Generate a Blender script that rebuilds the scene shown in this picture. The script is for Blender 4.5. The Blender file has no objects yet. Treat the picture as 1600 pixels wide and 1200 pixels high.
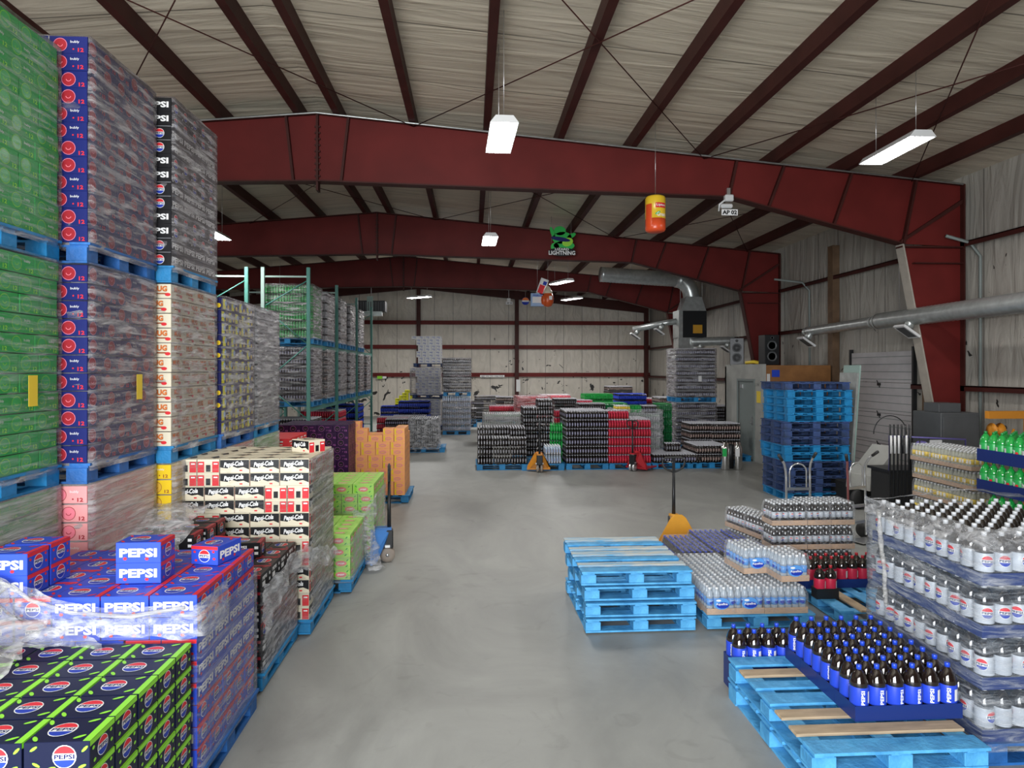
import bpy, math, random
from mathutils import Vector, Matrix, noise
random.seed(7)
PI = math.pi
SC = bpy.context.scene
COL = SC.collection

# ---------------------------------------------------------------- camera
CAM = Vector((0.0, 0.0, 2.4)); FPX = 1060.0; YAW = math.radians(3.4); HOR = 578.0
cd = bpy.data.cameras.new('camera'); cam = bpy.data.objects.new('camera', cd); COL.objects.link(cam)
cam.location = CAM; cam.rotation_euler = (PI/2, 0, -YAW)
cd.sensor_width = 36; cd.lens = FPX/1600*36; cd.shift_y = -(600-HOR)/1600; cd.clip_end = 200
SC.camera = cam
# ---------------------------------------------------------------- render look
SC.view_settings.view_transform = 'Standard'; SC.view_settings.look = 'None'
SC.view_settings.gamma = 1; SC.view_settings.exposure = 0.35; SC.view_settings.use_curve_mapping = False
SC.cycles.use_denoising = True
SC.cycles.max_bounces = 6; SC.cycles.diffuse_bounces = 3; SC.cycles.glossy_bounces = 3
SC.cycles.transmission_bounces = 3; SC.cycles.transparent_max_bounces = 14
SC.cycles.sample_clamp_indirect = 6; SC.cycles.caustics_reflective = False; SC.cycles.caustics_refractive = False
# ---------------------------------------------------------------- world and large lights
W = bpy.data.worlds.new('world'); SC.world = W; W.use_nodes = True
bg = W.node_tree.nodes['Background']; bg.inputs[0].default_value = (0.75, 0.85, 1, 1); bg.inputs[1].default_value = 0.9
def area(name, loc, rot, sx, sy, power, color=(1, 1, 1), spread=PI):
    l = bpy.data.lights.new(name, 'AREA'); l.shape = 'RECTANGLE'; l.size = sx; l.size_y = sy; l.energy = power; l.color = color; l.spread = spread
    o = bpy.data.objects.new(name, l); COL.objects.link(o); o.location = loc; o.rotation_euler = rot
    return o
# daylight through the open dock doorway behind the camera
area('doorway_daylight', (-2.4, -3.75, 2.75), (math.radians(83), 0, 0), 6.4, 4.4, 1380, (0.95, 0.98, 1.0))

# ---------------------------------------------------------------- helpers
def P(px, py, z=0.0):
    """world X, Y of the point at height z seen at a pixel of the 1600x1200 photograph"""
    t = (CAM.z - z)*FPX/(py-HOR); lat = (px-800)/FPX*t
    return (t*math.sin(YAW)+lat*math.cos(YAW), t*math.cos(YAW)-lat*math.sin(YAW))
def XY(px, Y):
    u = (px-800)/FPX
    t = Y/(math.cos(YAW)-u*math.sin(YAW))
    return t*math.sin(YAW)+u*t*math.cos(YAW)

def ordinal(n):
    names = ['zeroth','first','second','third','fourth','fifth','sixth','seventh','eighth','ninth','tenth','eleventh','twelfth','thirteenth','fourteenth','fifteenth','sixteenth','seventeenth','eighteenth']
    return names[n] if n < len(names) else '%dth' % n

def mat(name, col, rough=0.6, metal=0.0, spec=0.5, var=0.0, vscale=6.0, bump=0.0, bscale=20.0, stretch=(1, 1, 1), coat=0.0, col2=None):
    m = bpy.data.materials.new(name); m.use_nodes = True; n = m.node_tree.nodes; l = m.node_tree.links
    b = n['Principled BSDF']; c = tuple(col)+(1,)
    b.inputs['Base Color'].default_value = c; b.inputs['Roughness'].default_value = rough; b.inputs['Metallic'].default_value = metal
    b.inputs['Specular IOR Level'].default_value = spec
    if coat: b.inputs['Coat Weight'].default_value = coat; b.inputs['Coat Roughness'].default_value = 0.08
    if var or bump:
        tc = n.new('ShaderNodeTexCoord'); mp = n.new('ShaderNodeMapping'); mp.inputs['Scale'].default_value = stretch
        l.new(tc.outputs['Object'], mp.inputs['Vector'])
    if var:
        t = n.new('ShaderNodeTexNoise'); t.inputs['Scale'].default_value = vscale; t.inputs['Detail'].default_value = 6; l.new(mp.outputs[0], t.inputs['Vector'])
        r = n.new('ShaderNodeValToRGB'); r.color_ramp.elements[0].position = 0.35; r.color_ramp.elements[1].position = 0.68
        d = col2 if col2 else tuple(x*(1-var) for x in col)
        r.color_ramp.elements[0].color = tuple(d)+(1,); r.color_ramp.elements[1].color = c
        l.new(t.outputs['Fac'], r.inputs['Fac']); l.new(r.outputs['Color'], b.inputs['Base Color'])
    if bump:
        t2 = n.new('ShaderNodeTexNoise'); t2.inputs['Scale'].default_value = bscale; t2.inputs['Detail'].default_value = 4; l.new(mp.outputs[0], t2.inputs['Vector'])
        bp = n.new('ShaderNodeBump'); bp.inputs['Strength'].default_value = bump; bp.inputs['Distance'].default_value = 0.02
        l.new(t2.outputs['Fac'], bp.inputs['Height']); l.new(bp.outputs['Normal'], b.inputs['Normal'])
    return m

def film(name, lo=0.10, hi=0.45, graze=0.45, col=(0.80, 0.82, 0.86), stretch=(1.2, 1.2, 14), scale=2.2, rough=0.22):
    """clear plastic film: mostly see-through, milky and glossy in streaks and at grazing angles, streak highlights painted white"""
    m = bpy.data.materials.new(name); m.use_nodes = True; n = m.node_tree.nodes; l = m.node_tree.links
    b = n['Principled BSDF']; b.inputs['Base Color'].default_value = tuple(col)+(1,); b.inputs['Roughness'].default_value = rough
    b.inputs['Specular IOR Level'].default_value = 0.9
    tr = n.new('ShaderNodeBsdfTransparent'); mx = n.new('ShaderNodeMixShader'); out = n['Material Output']
    tc = n.new('ShaderNodeTexCoord'); mp = n.new('ShaderNodeMapping'); mp.inputs['Scale'].default_value = stretch; mp.inputs['Rotation'].default_value = (0.12, 0.1, 0)
    l.new(tc.outputs['Object'], mp.inputs['Vector'])
    t = n.new('ShaderNodeTexNoise'); t.inputs['Scale'].default_value = scale; t.inputs['Detail'].default_value = 7; t.inputs['Roughness'].default_value = 0.65; t.inputs['Distortion'].default_value = 0.6
    l.new(mp.outputs[0], t.inputs['Vector'])
    mr = n.new('ShaderNodeMapRange'); mr.inputs['From Min'].default_value = 0.42; mr.inputs['From Max'].default_value = 0.72
    mr.inputs['To Min'].default_value = lo; mr.inputs['To Max'].default_value = hi
    l.new(t.outputs['Fac'], mr.inputs['Value'])
    rc = n.new('ShaderNodeValToRGB'); rc.color_ramp.elements[0].position = .45; rc.color_ramp.elements[0].color = tuple(c*.8 for c in col)+(1,); rc.color_ramp.elements[1].position = .72; rc.color_ramp.elements[1].color = (.80,.80,.82,1)  # streak highlights painted as white into the film's base colour
    l.new(t.outputs['Fac'], rc.inputs[0]); l.new(rc.outputs[0], b.inputs['Base Color'])
    lw = n.new('ShaderNodeLayerWeight'); lw.inputs['Blend'].default_value = 0.5
    pw = n.new('ShaderNodeMath'); pw.operation = 'POWER'; pw.inputs[1].default_value = 1.6; l.new(lw.outputs['Facing'], pw.inputs[0])
    ml = n.new('ShaderNodeMath'); ml.operation = 'MULTIPLY_ADD'; ml.inputs[1].default_value = graze; l.new(pw.outputs[0], ml.inputs[0]); l.new(mr.outputs[0], ml.inputs[2])
    ml.use_clamp = True
    bp = n.new('ShaderNodeBump'); bp.inputs['Strength'].default_value = 0.9; bp.inputs['Distance'].default_value = 0.04
    l.new(t.outputs['Fac'], bp.inputs['Height']); l.new(bp.outputs['Normal'], b.inputs['Normal'])
    l.new(ml.outputs[0], mx.inputs['Fac']); l.new(tr.outputs[0], mx.inputs[1]); l.new(b.outputs[0], mx.inputs[2]); l.new(mx.outputs[0], out.inputs['Surface'])
    return m

def emit(name, col, strength):
    m = bpy.data.materials.new(name); m.use_nodes = True; b = m.node_tree.nodes['Principled BSDF']
    b.inputs['Base Color'].default_value = tuple(col)+(1,); b.inputs['Emission Color'].default_value = tuple(col)+(1,); b.inputs['Emission Strength'].default_value = strength
    return m

class MB:
    def __init__(s): s.v = []; s.f = []; s.m = []; s.mats = []; s.sm = []
    def mi(s, m):
        if m not in s.mats: s.mats.append(m)
        return s.mats.index(m)
    def add(s, vs, fs, m, smooth=False, M=None):
        o = len(s.v); k = s.mi(m)
        for p in vs:
            p = Vector(p)
            s.v.append(tuple(M @ p if M is not None else p))
        for f in fs: s.f.append(tuple(o+i for i in f)); s.m.append(k); s.sm.append(smooth)
    def box(s, x0, x1, y0, y1, z0, z1, m, M=None, bev=0.0, mats=None):
        if bev <= 0:
            vs = [(x0,y0,z0),(x1,y0,z0),(x1,y1,z0),(x0,y1,z0),(x0,y0,z1),(x1,y0,z1),(x1,y1,z1),(x0,y1,z1)]
            fs = [(0,3,2,1),(4,5,6,7),(0,1,5,4),(1,2,6,5),(2,3,7,6),(3,0,4,7)]
            s.add(vs, fs, m, False, M); return
        b = bev
        vs = []; idx = {}
        for sx in (0,1):
            for sy in (0,1):
                for sz in (0,1):
                    X = (x0,x1)[sx]; Y = (y0,y1)[sy]; Z = (z0,z1)[sz]; dx = b*(1-2*sx); dy = b*(1-2*sy); dz = b*(1-2*sz)
                    for a in range(3):
                        idx[(sx,sy,sz,a)] = len(vs)
                        vs.append((X+(0 if a == 0 else dx), Y+(0 if a == 1 else dy), Z+(0 if a == 2 else dz)))
        fs = []
        for a in range(3):
            for sd in (0,1):
                o1, o2 = [(1,2),(2,0),(0,1)][a]
                q = []
                for (p, r) in ((0,0),(1,0),(1,1),(0,1)):
                    k = [0,0,0]; k[a] = sd; k[o1] = p; k[o2] = r; q.append(idx[(k[0],k[1],k[2],a)])
                fs.append(tuple(q if sd else q[::-1]))
        for a in range(3):
            o1, o2 = [(1,2),(2,0),(0,1)][a]
            for p in (0,1):
                for r in (0,1):
                    k0 = [0,0,0]; k0[o1] = p; k0[o2] = r; k1 = list(k0); k1[a] = 1
                    q = [idx[(*k0,o1)], idx[(*k1,o1)], idx[(*k1,o2)], idx[(*k0,o2)]]
                    fs.append(tuple(q))
        for sx in (0,1):
            for sy in (0,1):
                for sz in (0,1):
                    fs.append((idx[(sx,sy,sz,0)], idx[(sx,sy,sz,1)], idx[(sx,sy,sz,2)]))
        s.add(vs, fs, m, False, M)
    def lathe(s, prof, m, seg=16, M=None, smooth=True, a0=0.0):
        vs = []; fs = []
        for (r, z) in prof:
            for i in range(seg):
                a = a0+2*PI*i/seg; vs.append((r*math.cos(a), r*math.sin(a), z))
        for j in range(len(prof)-1):
            for i in range(seg):
                k = (i+1) % seg; fs.append((j*seg+i, j*seg+k, (j+1)*seg+k, (j+1)*seg+i))
        if prof[0][0] > 1e-5: fs.append(tuple(range(seg))[::-1])
        if prof[-1][0] > 1e-5: fs.append(tuple((len(prof)-1)*seg+i for i in range(seg)))
        s.add(vs, fs, m, smooth, M)
    def tube(s, pts, r, m, seg=8, closed=False, radii=None):
        pts = [Vector(p) for p in pts]; n = len(pts); vs = []; fs = []
        up = Vector((0.13, 0.21, 0.97)).normalized()
        for i, p in enumerate(pts):
            a = pts[(i-1) % n] if (i > 0 or closed) else p; c = pts[(i+1) % n] if (i < n-1 or closed) else p
            d = (c-a).normalized(); x = d.cross(up)
            if x.length < 1e-3: x = d.cross(Vector((1,0,0)))
            x.normalize(); y = d.cross(x).normalized(); rr = radii[i] if radii else r
            for k in range(seg):
                t = 2*PI*k/seg; vs.append(p+x*rr*math.cos(t)+y*rr*math.sin(t))
        for i in range(n if closed else n-1):
            for k in range(seg):
                j = (i+1) % n; q = (k+1) % seg; fs.append((i*seg+k, i*seg+q, j*seg+q, j*seg+k))
        if not closed: fs.append(tuple(range(seg))[::-1]); fs.append(tuple((n-1)*seg+k for k in range(seg)))
        s.add(vs, fs, m, True)
    def prism(s, poly, axis, a, b, m, M=None):
        """poly of 2D points extruded along axis ('x','y','z') from a to b"""
        n = len(poly)
        def q(p, t): return {'x': (t,p[0],p[1]), 'y': (p[0],t,p[1]), 'z': (p[0],p[1],t)}[axis]
        vs = [q(p,a) for p in poly]+[q(p,b) for p in poly]
        fs = [tuple(range(n))[::-1], tuple(range(n,2*n))]+[(i,(i+1)%n,n+(i+1)%n,n+i) for i in range(n)]
        s.add(vs, fs, m, False, M)
    def mesh(s, name):
        me = bpy.data.meshes.new(name); me.from_pydata(s.v, [], s.f)
        for m in s.mats: me.materials.append(m)
        me.polygons.foreach_set('material_index', s.m); me.polygons.foreach_set('use_smooth', s.sm)
        me.update(); return me
    def build(s, name, parent=None, loc=None, rz=0.0):
        return link(name, s.mesh(name), parent, loc, rz)

def link(name, me, parent=None, loc=None, rz=0.0):
    o = bpy.data.objects.new(name, me); COL.objects.link(o)
    if parent is not None: o.parent = parent
    if loc is not None: o.location = loc
    if rz: o.rotation_euler = (0,0,rz)
    return o
def empty(name, loc=(0,0,0), rz=0.0):
    o = bpy.data.objects.new(name, None); o.empty_display_size = 0.1; COL.objects.link(o); o.location = loc; o.rotation_euler = (0,0,rz); return o
LABELS = {}
def tag(o, label, cat, group=None):
    o['label'] = label; o['category'] = cat
    if group: o['group'] = group
    LABELS.setdefault(label, []).append(o.name)
    return o
def struct(o): o['kind'] = 'structure'; return o

# text as flat geometry, cached
_T = {}
def text2d(s, bold=0.0, shear=0.0):
    k = (s, bold, shear)
    if k not in _T:
        c = bpy.data.curves.new('t', 'FONT'); c.body = s; c.offset = bold; c.shear = shear; c.align_x = 'LEFT'; c.resolution_u = 2
        o = bpy.data.objects.new('t', c); COL.objects.link(o)
        dg = bpy.context.evaluated_depsgraph_get(); dg.update()
        me = bpy.data.meshes.new_from_object(o.evaluated_get(dg))
        vs = [(v.co.x, v.co.y) for v in me.vertices]; fs = [tuple(p.vertices) for p in me.polygons]
        bpy.data.objects.remove(o); bpy.data.curves.remove(c); bpy.data.meshes.remove(me)
        x0 = min(v[0] for v in vs); x1 = max(v[0] for v in vs); y0 = min(v[1] for v in vs); y1 = max(v[1] for v in vs)
        vs = [((x-(x0+x1)/2)/(x1-x0), (y-(y0+y1)/2)/(y1-y0)) for x, y in vs]
        _T[k] = (vs, fs)
    return _T[k]
def disc2d(n=18, a0=0, a1=2*PI, sx=1, sy=1):
    full = abs(a1-a0-2*PI) < 1e-6
    k = n if full else n+1
    vs = [(0.5*sx*math.cos(a0+(a1-a0)*i/n), 0.5*sy*math.sin(a0+(a1-a0)*i/n)) for i in range(k)]
    return vs, [tuple(range(k))]
RECT = ([(-.5,-.5),(.5,-.5),(.5,.5),(-.5,.5)], [(0,1,2,3)])
def ring2d(r0, r1, a0=0, a1=2*PI, n=16):
    vs = []; fs = []
    for i in range(n+1):
        a = a0+(a1-a0)*i/n; vs += [(r0*math.cos(a), r0*math.sin(a)), (r1*math.cos(a), r1*math.sin(a))]
    for i in range(n): fs.append((2*i, 2*i+1, 2*i+3, 2*i+2))
    return vs, fs
def globe(put, cx, cy, d, dark, z=0.0, word=True):
    """round emblem: red upper part, blue lower part, white band with dark lettering"""
    put(disc2d(18), WHITE, cx, cy, d, d, z)
    put(disc2d(10, math.radians(18), math.radians(162)), RED, cx, cy, d*.92, d*.92, z+.0004)
    put(disc2d(10, math.radians(198), math.radians(342)), BLUE, cx, cy, d*.92, d*.92, z+.0004)
    if word: put(text2d('PEPSI', 0.03), dark, cx, cy, d*.84, d*.2, z+.0008)

class Decal(MB):
    def face(s, w, d, h, which):
        e = .0008
        def put(geo, m, cx, cy, sx, sy, z=0.0, rot=0.0):
            vs, fs = geo; out = []
            cr, sr = math.cos(rot), math.sin(rot)
            for (u, v) in vs:
                u, v = u*sx, v*sy
                u, v = cx+u*cr-v*sr, cy+u*sr+v*cr
                if which == 'F': p = (u, -d/2-e-z, h/2+v)
                elif which == 'B': p = (-u, d/2+e+z, h/2+v)
                elif which == 'R': p = (w/2+e+z, u, h/2+v)
                elif which == 'L': p = (-w/2-e-z, -u, h/2+v)
                else: p = (u, v, h+e+z)
                out.append(p)
            s.add(out, fs, m)
        return put
def sliced(vs, n=10):
    """a convex outline cut into upright strips, so that it can follow a curved surface"""
    x0, x1 = min(v[0] for v in vs), max(v[0] for v in vs); out = []; m = len(vs)
    for i in range(n+1):
        x = x0+(x1-x0)*min(max(i/n, .004), .996); ys = []
        for k in range(m):
            a, b = vs[k], vs[(k+1) % m]
            if (a[0]-x)*(b[0]-x) <= 0 and abs(a[0]-b[0]) > 1e-9: ys.append(a[1]+(b[1]-a[1])*(x-a[0])/(b[0]-a[0]))
        out += [(x, min(ys)), (x, max(ys))]
    return out, [(2*i, 2*i+2, 2*i+3, 2*i+1) for i in range(n)]
def cyl_put(mb, r, zc, ang):
    """put flat artwork on a cylinder of radius r, centred at height zc and angle ang"""
    def put(geo, m, cx, cy, sx, sy, z=0.0, rot=0.0):
        vs, fs = geo; out = []
        if len(fs) == 1: vs, fs = sliced([vs[i] for i in fs[0]])
        cr, sr = math.cos(rot), math.sin(rot)
        for (u, v) in vs:
            u, v = u*sx, v*sy; u, v = cx+u*cr-v*sr, cy+u*sr+v*cr
            a = ang+u/r; R = r+.0006+z
            out.append((R*math.cos(a), R*math.sin(a), zc+v))
        mb.add(out, fs, m)
    return put

# ---------------------------------------------------------------- materials
WHITE = mat('print_white', (.85,.85,.85), .45, spec=.22); RED = mat('print_red', (.70,.03,.04), .45, spec=.22); LIMEB = mat('print_midnight', (.006,.009,.035), .4, spec=.22); BLUE = mat('print_blue', (.02,.05,.42), .45, spec=.22)
BLACK = mat('print_black', (.012,.012,.014), .4, spec=.22); CREAM = mat('print_cream', (.75,.68,.52), .5, spec=.22); ORANGE = mat('print_orange', (.85,.22,.04), .45, spec=.22)
NAVY = mat('print_navy', (.012,.014,.10), .4, spec=.22); LIME = mat('print_lime', (.30,.75,.05), .45, spec=.22); PINK = mat('print_pink', (.85,.22,.28), .45, spec=.22)
PALEPINK = mat('print_pale_pink', (.80,.33,.33), .45, spec=.22); GREEN = mat('print_green', (.02,.36,.07), .45, spec=.22); YELLOW = mat('print_yellow', (.85,.58,.02), .45, spec=.22)
DRED = mat('print_dark_red', (.35,.02,.03), .45, spec=.22); PURPLE = mat('print_purple', (.03,.006,.05), .4, spec=.22); LILAC = mat('print_lilac', (.45,.12,.42), .45, spec=.22)
GREYP = mat('print_grey', (.30,.31,.33), .5, spec=.22); KRAFT = mat('cardboard', (.56,.38,.26), .8, spec=.22, var=.15, vscale=8)
PEACH = mat('print_peach', (.92,.40,.16), .5, spec=.22); POPGREEN = mat('print_pop_green', (.42,.72,.16), .5, spec=.22); POPPINK = mat('print_pop_pink', (.80,.25,.25), .5, spec=.22)
PBLUE = mat('print_cola_blue', (.03,.075,.55), .42, spec=.22); BROWN = mat('print_brown', (.33,.09,.03), .5, spec=.22); SKY = mat('print_sky', (.35,.5,.75), .5, spec=.22)
DKBLUE = mat('print_deep_blue', (.012,.018,.13), .4, spec=.22); GOLD = mat('print_gold', (.75,.45,.05), .45, spec=.22); YELLOW2 = mat('print_bright_yellow', (.82,.78,.03), .5, spec=.22)

CONC = mat('concrete', (.30,.31,.30), .55, var=.25, vscale=1.1)
def concrete():
    m = bpy.data.materials.new('floor_concrete'); m.use_nodes = True; n = m.node_tree.nodes; l = m.node_tree.links; b = n['Principled BSDF']
    tc = n.new('ShaderNodeTexCoord'); mp = n.new('ShaderNodeMapping'); mp.inputs['Scale'].default_value = (1,.55,1); l.new(tc.outputs['Object'], mp.inputs[0])
    a = n.new('ShaderNodeTexNoise'); a.inputs['Scale'].default_value = .9; a.inputs['Detail'].default_value = 9; a.inputs['Roughness'].default_value = .62; a.inputs['Distortion'].default_value = 1.2; l.new(mp.outputs[0], a.inputs['Vector'])
    r = n.new('ShaderNodeValToRGB'); e = r.color_ramp.elements
    e[0].position = .3; e[0].color = (.225,.228,.215,1); e[1].position = .72; e[1].color = (.345,.35,.33,1); l.new(a.outputs['Fac'], r.inputs[0])
    s = n.new('ShaderNodeTexNoise'); s.inputs['Scale'].default_value = 1.7; s.inputs['Detail'].default_value = 10; s.inputs['Distortion'].default_value = 3.0; l.new(tc.outputs['Object'], s.inputs['Vector'])
    r2 = n.new('ShaderNodeValToRGB'); q = r2.color_ramp.elements; q[0].position = .60; q[0].color = (1,1,1,1); q[1].position = .8; q[1].color = (.75,.75,.73,1); l.new(s.outputs['Fac'], r2.inputs[0])
    mx = n.new('ShaderNodeMix'); mx.data_type = 'RGBA'; mx.blend_type = 'MULTIPLY'; mx.inputs[0].default_value = .8
    l.new(r.outputs[0], mx.inputs[6]); l.new(r2.outputs[0], mx.inputs[7]); l.new(mx.outputs[2], b.inputs['Base Color'])
    mr = n.new('ShaderNodeMapRange'); mr.inputs['To Min'].default_value = .38; mr.inputs['To Max'].default_value = .62; l.new(a.outputs['Fac'], mr.inputs[0]); l.new(mr.outputs[0], b.inputs['Roughness'])
    return m
def insulation(name, col, seam_axis, seam, wrinkle=(1.0, 1.0, 1.0), dirt=None, bstr=.5):
    """white vinyl-faced insulation: seams, folds and stains"""
    m = bpy.data.materials.new(name); m.use_nodes = True; n = m.node_tree.nodes; l = m.node_tree.links; b = n['Principled BSDF']; b.inputs['Roughness'].default_value = .42
    tc = n.new('ShaderNodeTexCoord'); sp = n.new('ShaderNodeSeparateXYZ'); l.new(tc.outputs['Object'], sp.inputs[0])
    mp = n.new('ShaderNodeMapping'); mp.inputs['Scale'].default_value = wrinkle; l.new(tc.outputs['Object'], mp.inputs[0])
    a = n.new('ShaderNodeTexNoise'); a.inputs['Scale'].default_value = 2.2; a.inputs['Detail'].default_value = 6; a.inputs['Distortion'].default_value = 1.0; l.new(mp.outputs[0], a.inputs['Vector'])
    w = n.new('ShaderNodeMath'); w.operation = 'PINGPONG'; w.inputs[1].default_value = seam/2; l.new(sp.outputs[seam_axis], w.inputs[0])
    lt = n.new('ShaderNodeMath'); lt.operation = 'LESS_THAN'; lt.inputs[1].default_value = .012; l.new(w.outputs[0], lt.inputs[0])
    r = n.new('ShaderNodeValToRGB'); e = r.color_ramp.elements; e[0].position = .3; e[0].color = tuple(c*.84 for c in col)+(1,); e[1].position = .65; e[1].color = tuple(col)+(1,); l.new(a.outputs['Fac'], r.inputs[0])
    mx = n.new('ShaderNodeMix'); mx.data_type = 'RGBA'; mx.inputs[7].default_value = tuple(c*.3 for c in col)+(1,); l.new(lt.outputs[0], mx.inputs[0]); l.new(r.outputs[0], mx.inputs[6])
    last = mx.outputs[2]
    if dirt:
        d = n.new('ShaderNodeTexNoise'); d.inputs['Scale'].default_value = 2.6; d.inputs['Detail'].default_value = 3; d.inputs['Distortion'].default_value = .8; l.new(tc.outputs['Object'], d.inputs['Vector'])
        z = n.new('ShaderNodeMapRange'); z.inputs['From Min'].default_value = dirt[0]; z.inputs['From Max'].default_value = dirt[1]; z.inputs['To Min'].default_value = .615; z.inputs['To Max'].default_value = .78
        l.new(sp.outputs[2], z.inputs[0])
        g = n.new('ShaderNodeMath'); g.operation = 'GREATER_THAN'; l.new(d.outputs['Fac'], g.inputs[0]); l.new(z.outputs[0], g.inputs[1])
        m2 = n.new('ShaderNodeMix'); m2.data_type = 'RGBA'; m2.inputs[7].default_value = (.02,.018,.016,1); l.new(g.outputs[0], m2.inputs[0]); l.new(last, m2.inputs[6]); last = m2.outputs[2]
    l.new(last, b.inputs['Base Color'])
    bp = n.new('ShaderNodeBump'); bp.inputs['Strength'].default_value = bstr; bp.inputs['Distance'].default_value = .08; l.new(a.outputs['Fac'], bp.inputs['Height']); l.new(bp.outputs[0], b.inputs['Normal'])
    return m
FLOORM = concrete()
INSC = insulation('ceiling_insulation', (.66,.58,.46), 1, 1.83, (.12, 1.3, 1), bstr=.6)
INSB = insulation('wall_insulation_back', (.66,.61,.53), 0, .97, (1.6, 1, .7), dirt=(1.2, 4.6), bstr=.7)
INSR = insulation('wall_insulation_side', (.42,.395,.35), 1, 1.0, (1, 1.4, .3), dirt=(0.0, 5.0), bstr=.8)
REDP = mat('red_oxide_steel', (.155,.018,.016), .55, spec=.22, var=.25, vscale=1.3); REDD = mat('dark_red_oxide_steel', (.062,.015,.012), .55, spec=.25, var=.3, vscale=2)
PALEFL = mat('pale_flange_steel', (.40,.36,.31), .5, var=.15)  # pale tone for the inner column flanges of the first frame
TIMB = mat('brown_timber', (.17,.10,.055), .7, var=.3); STEEL = mat('galvanised_steel', (.58,.61,.60), .34, metal=.7, var=.2, vscale=9, bump=.12, bscale=14)
ALU = mat('aluminium', (.75,.76,.77), .28, metal=.9); CHROME = mat('bright_steel', (.8,.8,.8), .18, metal=1)
DKMET = mat('black_painted_metal', (.015,.016,.018), .38, metal=.2); RUBBER = mat('grey_rubber_wheel', (.30,.25,.21), .6); BRUB = mat('black_rubber', (.02,.02,.02), .6)
BLUP = mat('blue_pallet_paint', (.10,.42,.75), .62, var=.35, vscale=9, bump=.3, bscale=30, stretch=(1,1,1), col2=(.05,.27,.55))
BLUP2 = mat('deep_blue_pallet_paint', (.02,.15,.48), .6, var=.4, vscale=7, bump=.3, bscale=30)
BLUP3 = mat('dull_blue_pallet_paint', (.04,.08,.24), .65, var=.4, vscale=7, bump=.3, bscale=30, col2=(.025,.045,.10))
BLUP4 = mat('bright_blue_pallet_paint', (.01,.23,.52), .55, var=.35, vscale=5, bump=.25, bscale=30)
WORN = mat('worn_pallet_wood', (.62,.58,.48), .75, var=.5, vscale=5, bump=.3, bscale=30, stretch=(1,6,6), col2=(.16,.42,.66))
WOOD = mat('pallet_wood', (.50,.38,.25), .75, var=.3, vscale=5, stretch=(1,7,7)); PLY = mat('plywood', (.36,.16,.05), .6, var=.3, vscale=3)
RACKG = mat('green_rack_steel', (.07,.24,.20), .45); RACKB = mat('pale_green_rack_steel', (.30,.42,.38), .5)
GREYC = mat('grey_cabinet_paint', (.085,.09,.095), .45, var=.12); BOARD = mat('painted_board_wall', (.42,.42,.39), .7, var=.25, vscale=2)
DOORG = mat('grey_door_paint', (.20,.23,.22), .5); GARAGE = mat('garage_door_panel', (.50,.48,.49), .45, var=.08)
LIZG = mat('sign_green', (.02,.50,.08), .4); LIZL = mat('sign_lime', (.35,.75,.05), .4); SHELLB = mat('blue_crate_plastic', (.012,.03,.16), .35, spec=.3)
FILM = film('stretch_film', .10, .62, .62, col=(.30,.27,.30), stretch=(1.0,1.0,9)); FILM2 = film('loose_film', .16, .75, .30, stretch=(2,2,5), scale=4, rough=.14)
FILMC = film('cloudy_film', .30, .72, .35, col=(.72,.71,.68)); FILMG = film('clearer_film', .03, .5, .22, col=(.42,.47,.42)); SHR = film('shrink_film', .04, .30, .25, stretch=(4,4,6), scale=6)
COLA = mat('cola_in_bottle', (.012,.007,.006), .07, spec=.8, coat=.6); GBOT = mat('green_bottle', (.015,.36,.06), .08, spec=.7, coat=.6)
DKGB = mat('deep_green_bottle', (.01,.16,.05), .1, spec=.7, coat=.6)
def clearbottle(name, tint, alpha):
    m = bpy.data.materials.new(name); m.use_nodes = True; n = m.node_tree.nodes; l = m.node_tree.links; b = n['Principled BSDF']
    b.inputs['Base Color'].default_value = tuple(tint)+(1,); b.inputs['Roughness'].default_value = .06; b.inputs['Specular IOR Level'].default_value = .9
    tr = n.new('ShaderNodeBsdfTransparent'); tr.inputs[0].default_value = (.93,.96,.98,1); lw = n.new('ShaderNodeLayerWeight'); lw.inputs[0].default_value = .4
    mr = n.new('ShaderNodeMapRange'); mr.inputs['To Min'].default_value = alpha; mr.inputs['To Max'].default_value = .95; l.new(lw.outputs['Facing'], mr.inputs[0])
    mx = n.new('ShaderNodeMixShader'); l.new(mr.outputs[0], mx.inputs[0]); l.new(tr.outputs[0], mx.inputs[1]); l.new(b.outputs[0], mx.inputs[2]); l.new(mx.outputs[0], n['Material Output'].inputs[0])
    return m
PET = clearbottle('clear_water_bottle', (.62,.70,.78), .45); PETG = clearbottle('clear_soda_bottle', (.62,.63,.52), .6)
CAPW = mat('white_cap', (.8,.82,.85), .35); CAPB = mat('blue_cap', (.02,.07,.60), .3); CAPR = mat('red_cap', (.45,.02,.03), .35); CAPG = mat('green_cap', (.01,.25,.05), .35); CAPS = mat('silver_cap', (.72,.74,.78), .3)
LSIL = mat('silver_label', (.52,.56,.62), .35); LBLUE = mat('blue_label', (.02,.06,.55), .35); LWAT = mat('water_label', (.10,.32,.75), .35); LWHITE = mat('white_label', (.7,.7,.7), .4)
LRED = mat('red_label', (.55,.02,.06), .35); LGRN = mat('green_label', (.03,.42,.10), .35); LYEL = mat('yellow_label', (.85,.62,.05), .35); LPUR = mat('violet_label', (.12,.10,.32), .4); LDK = mat('dark_label', (.03,.03,.06), .4)
GLOW = emit('lit_tube', (1,1,1), 22)

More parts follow.
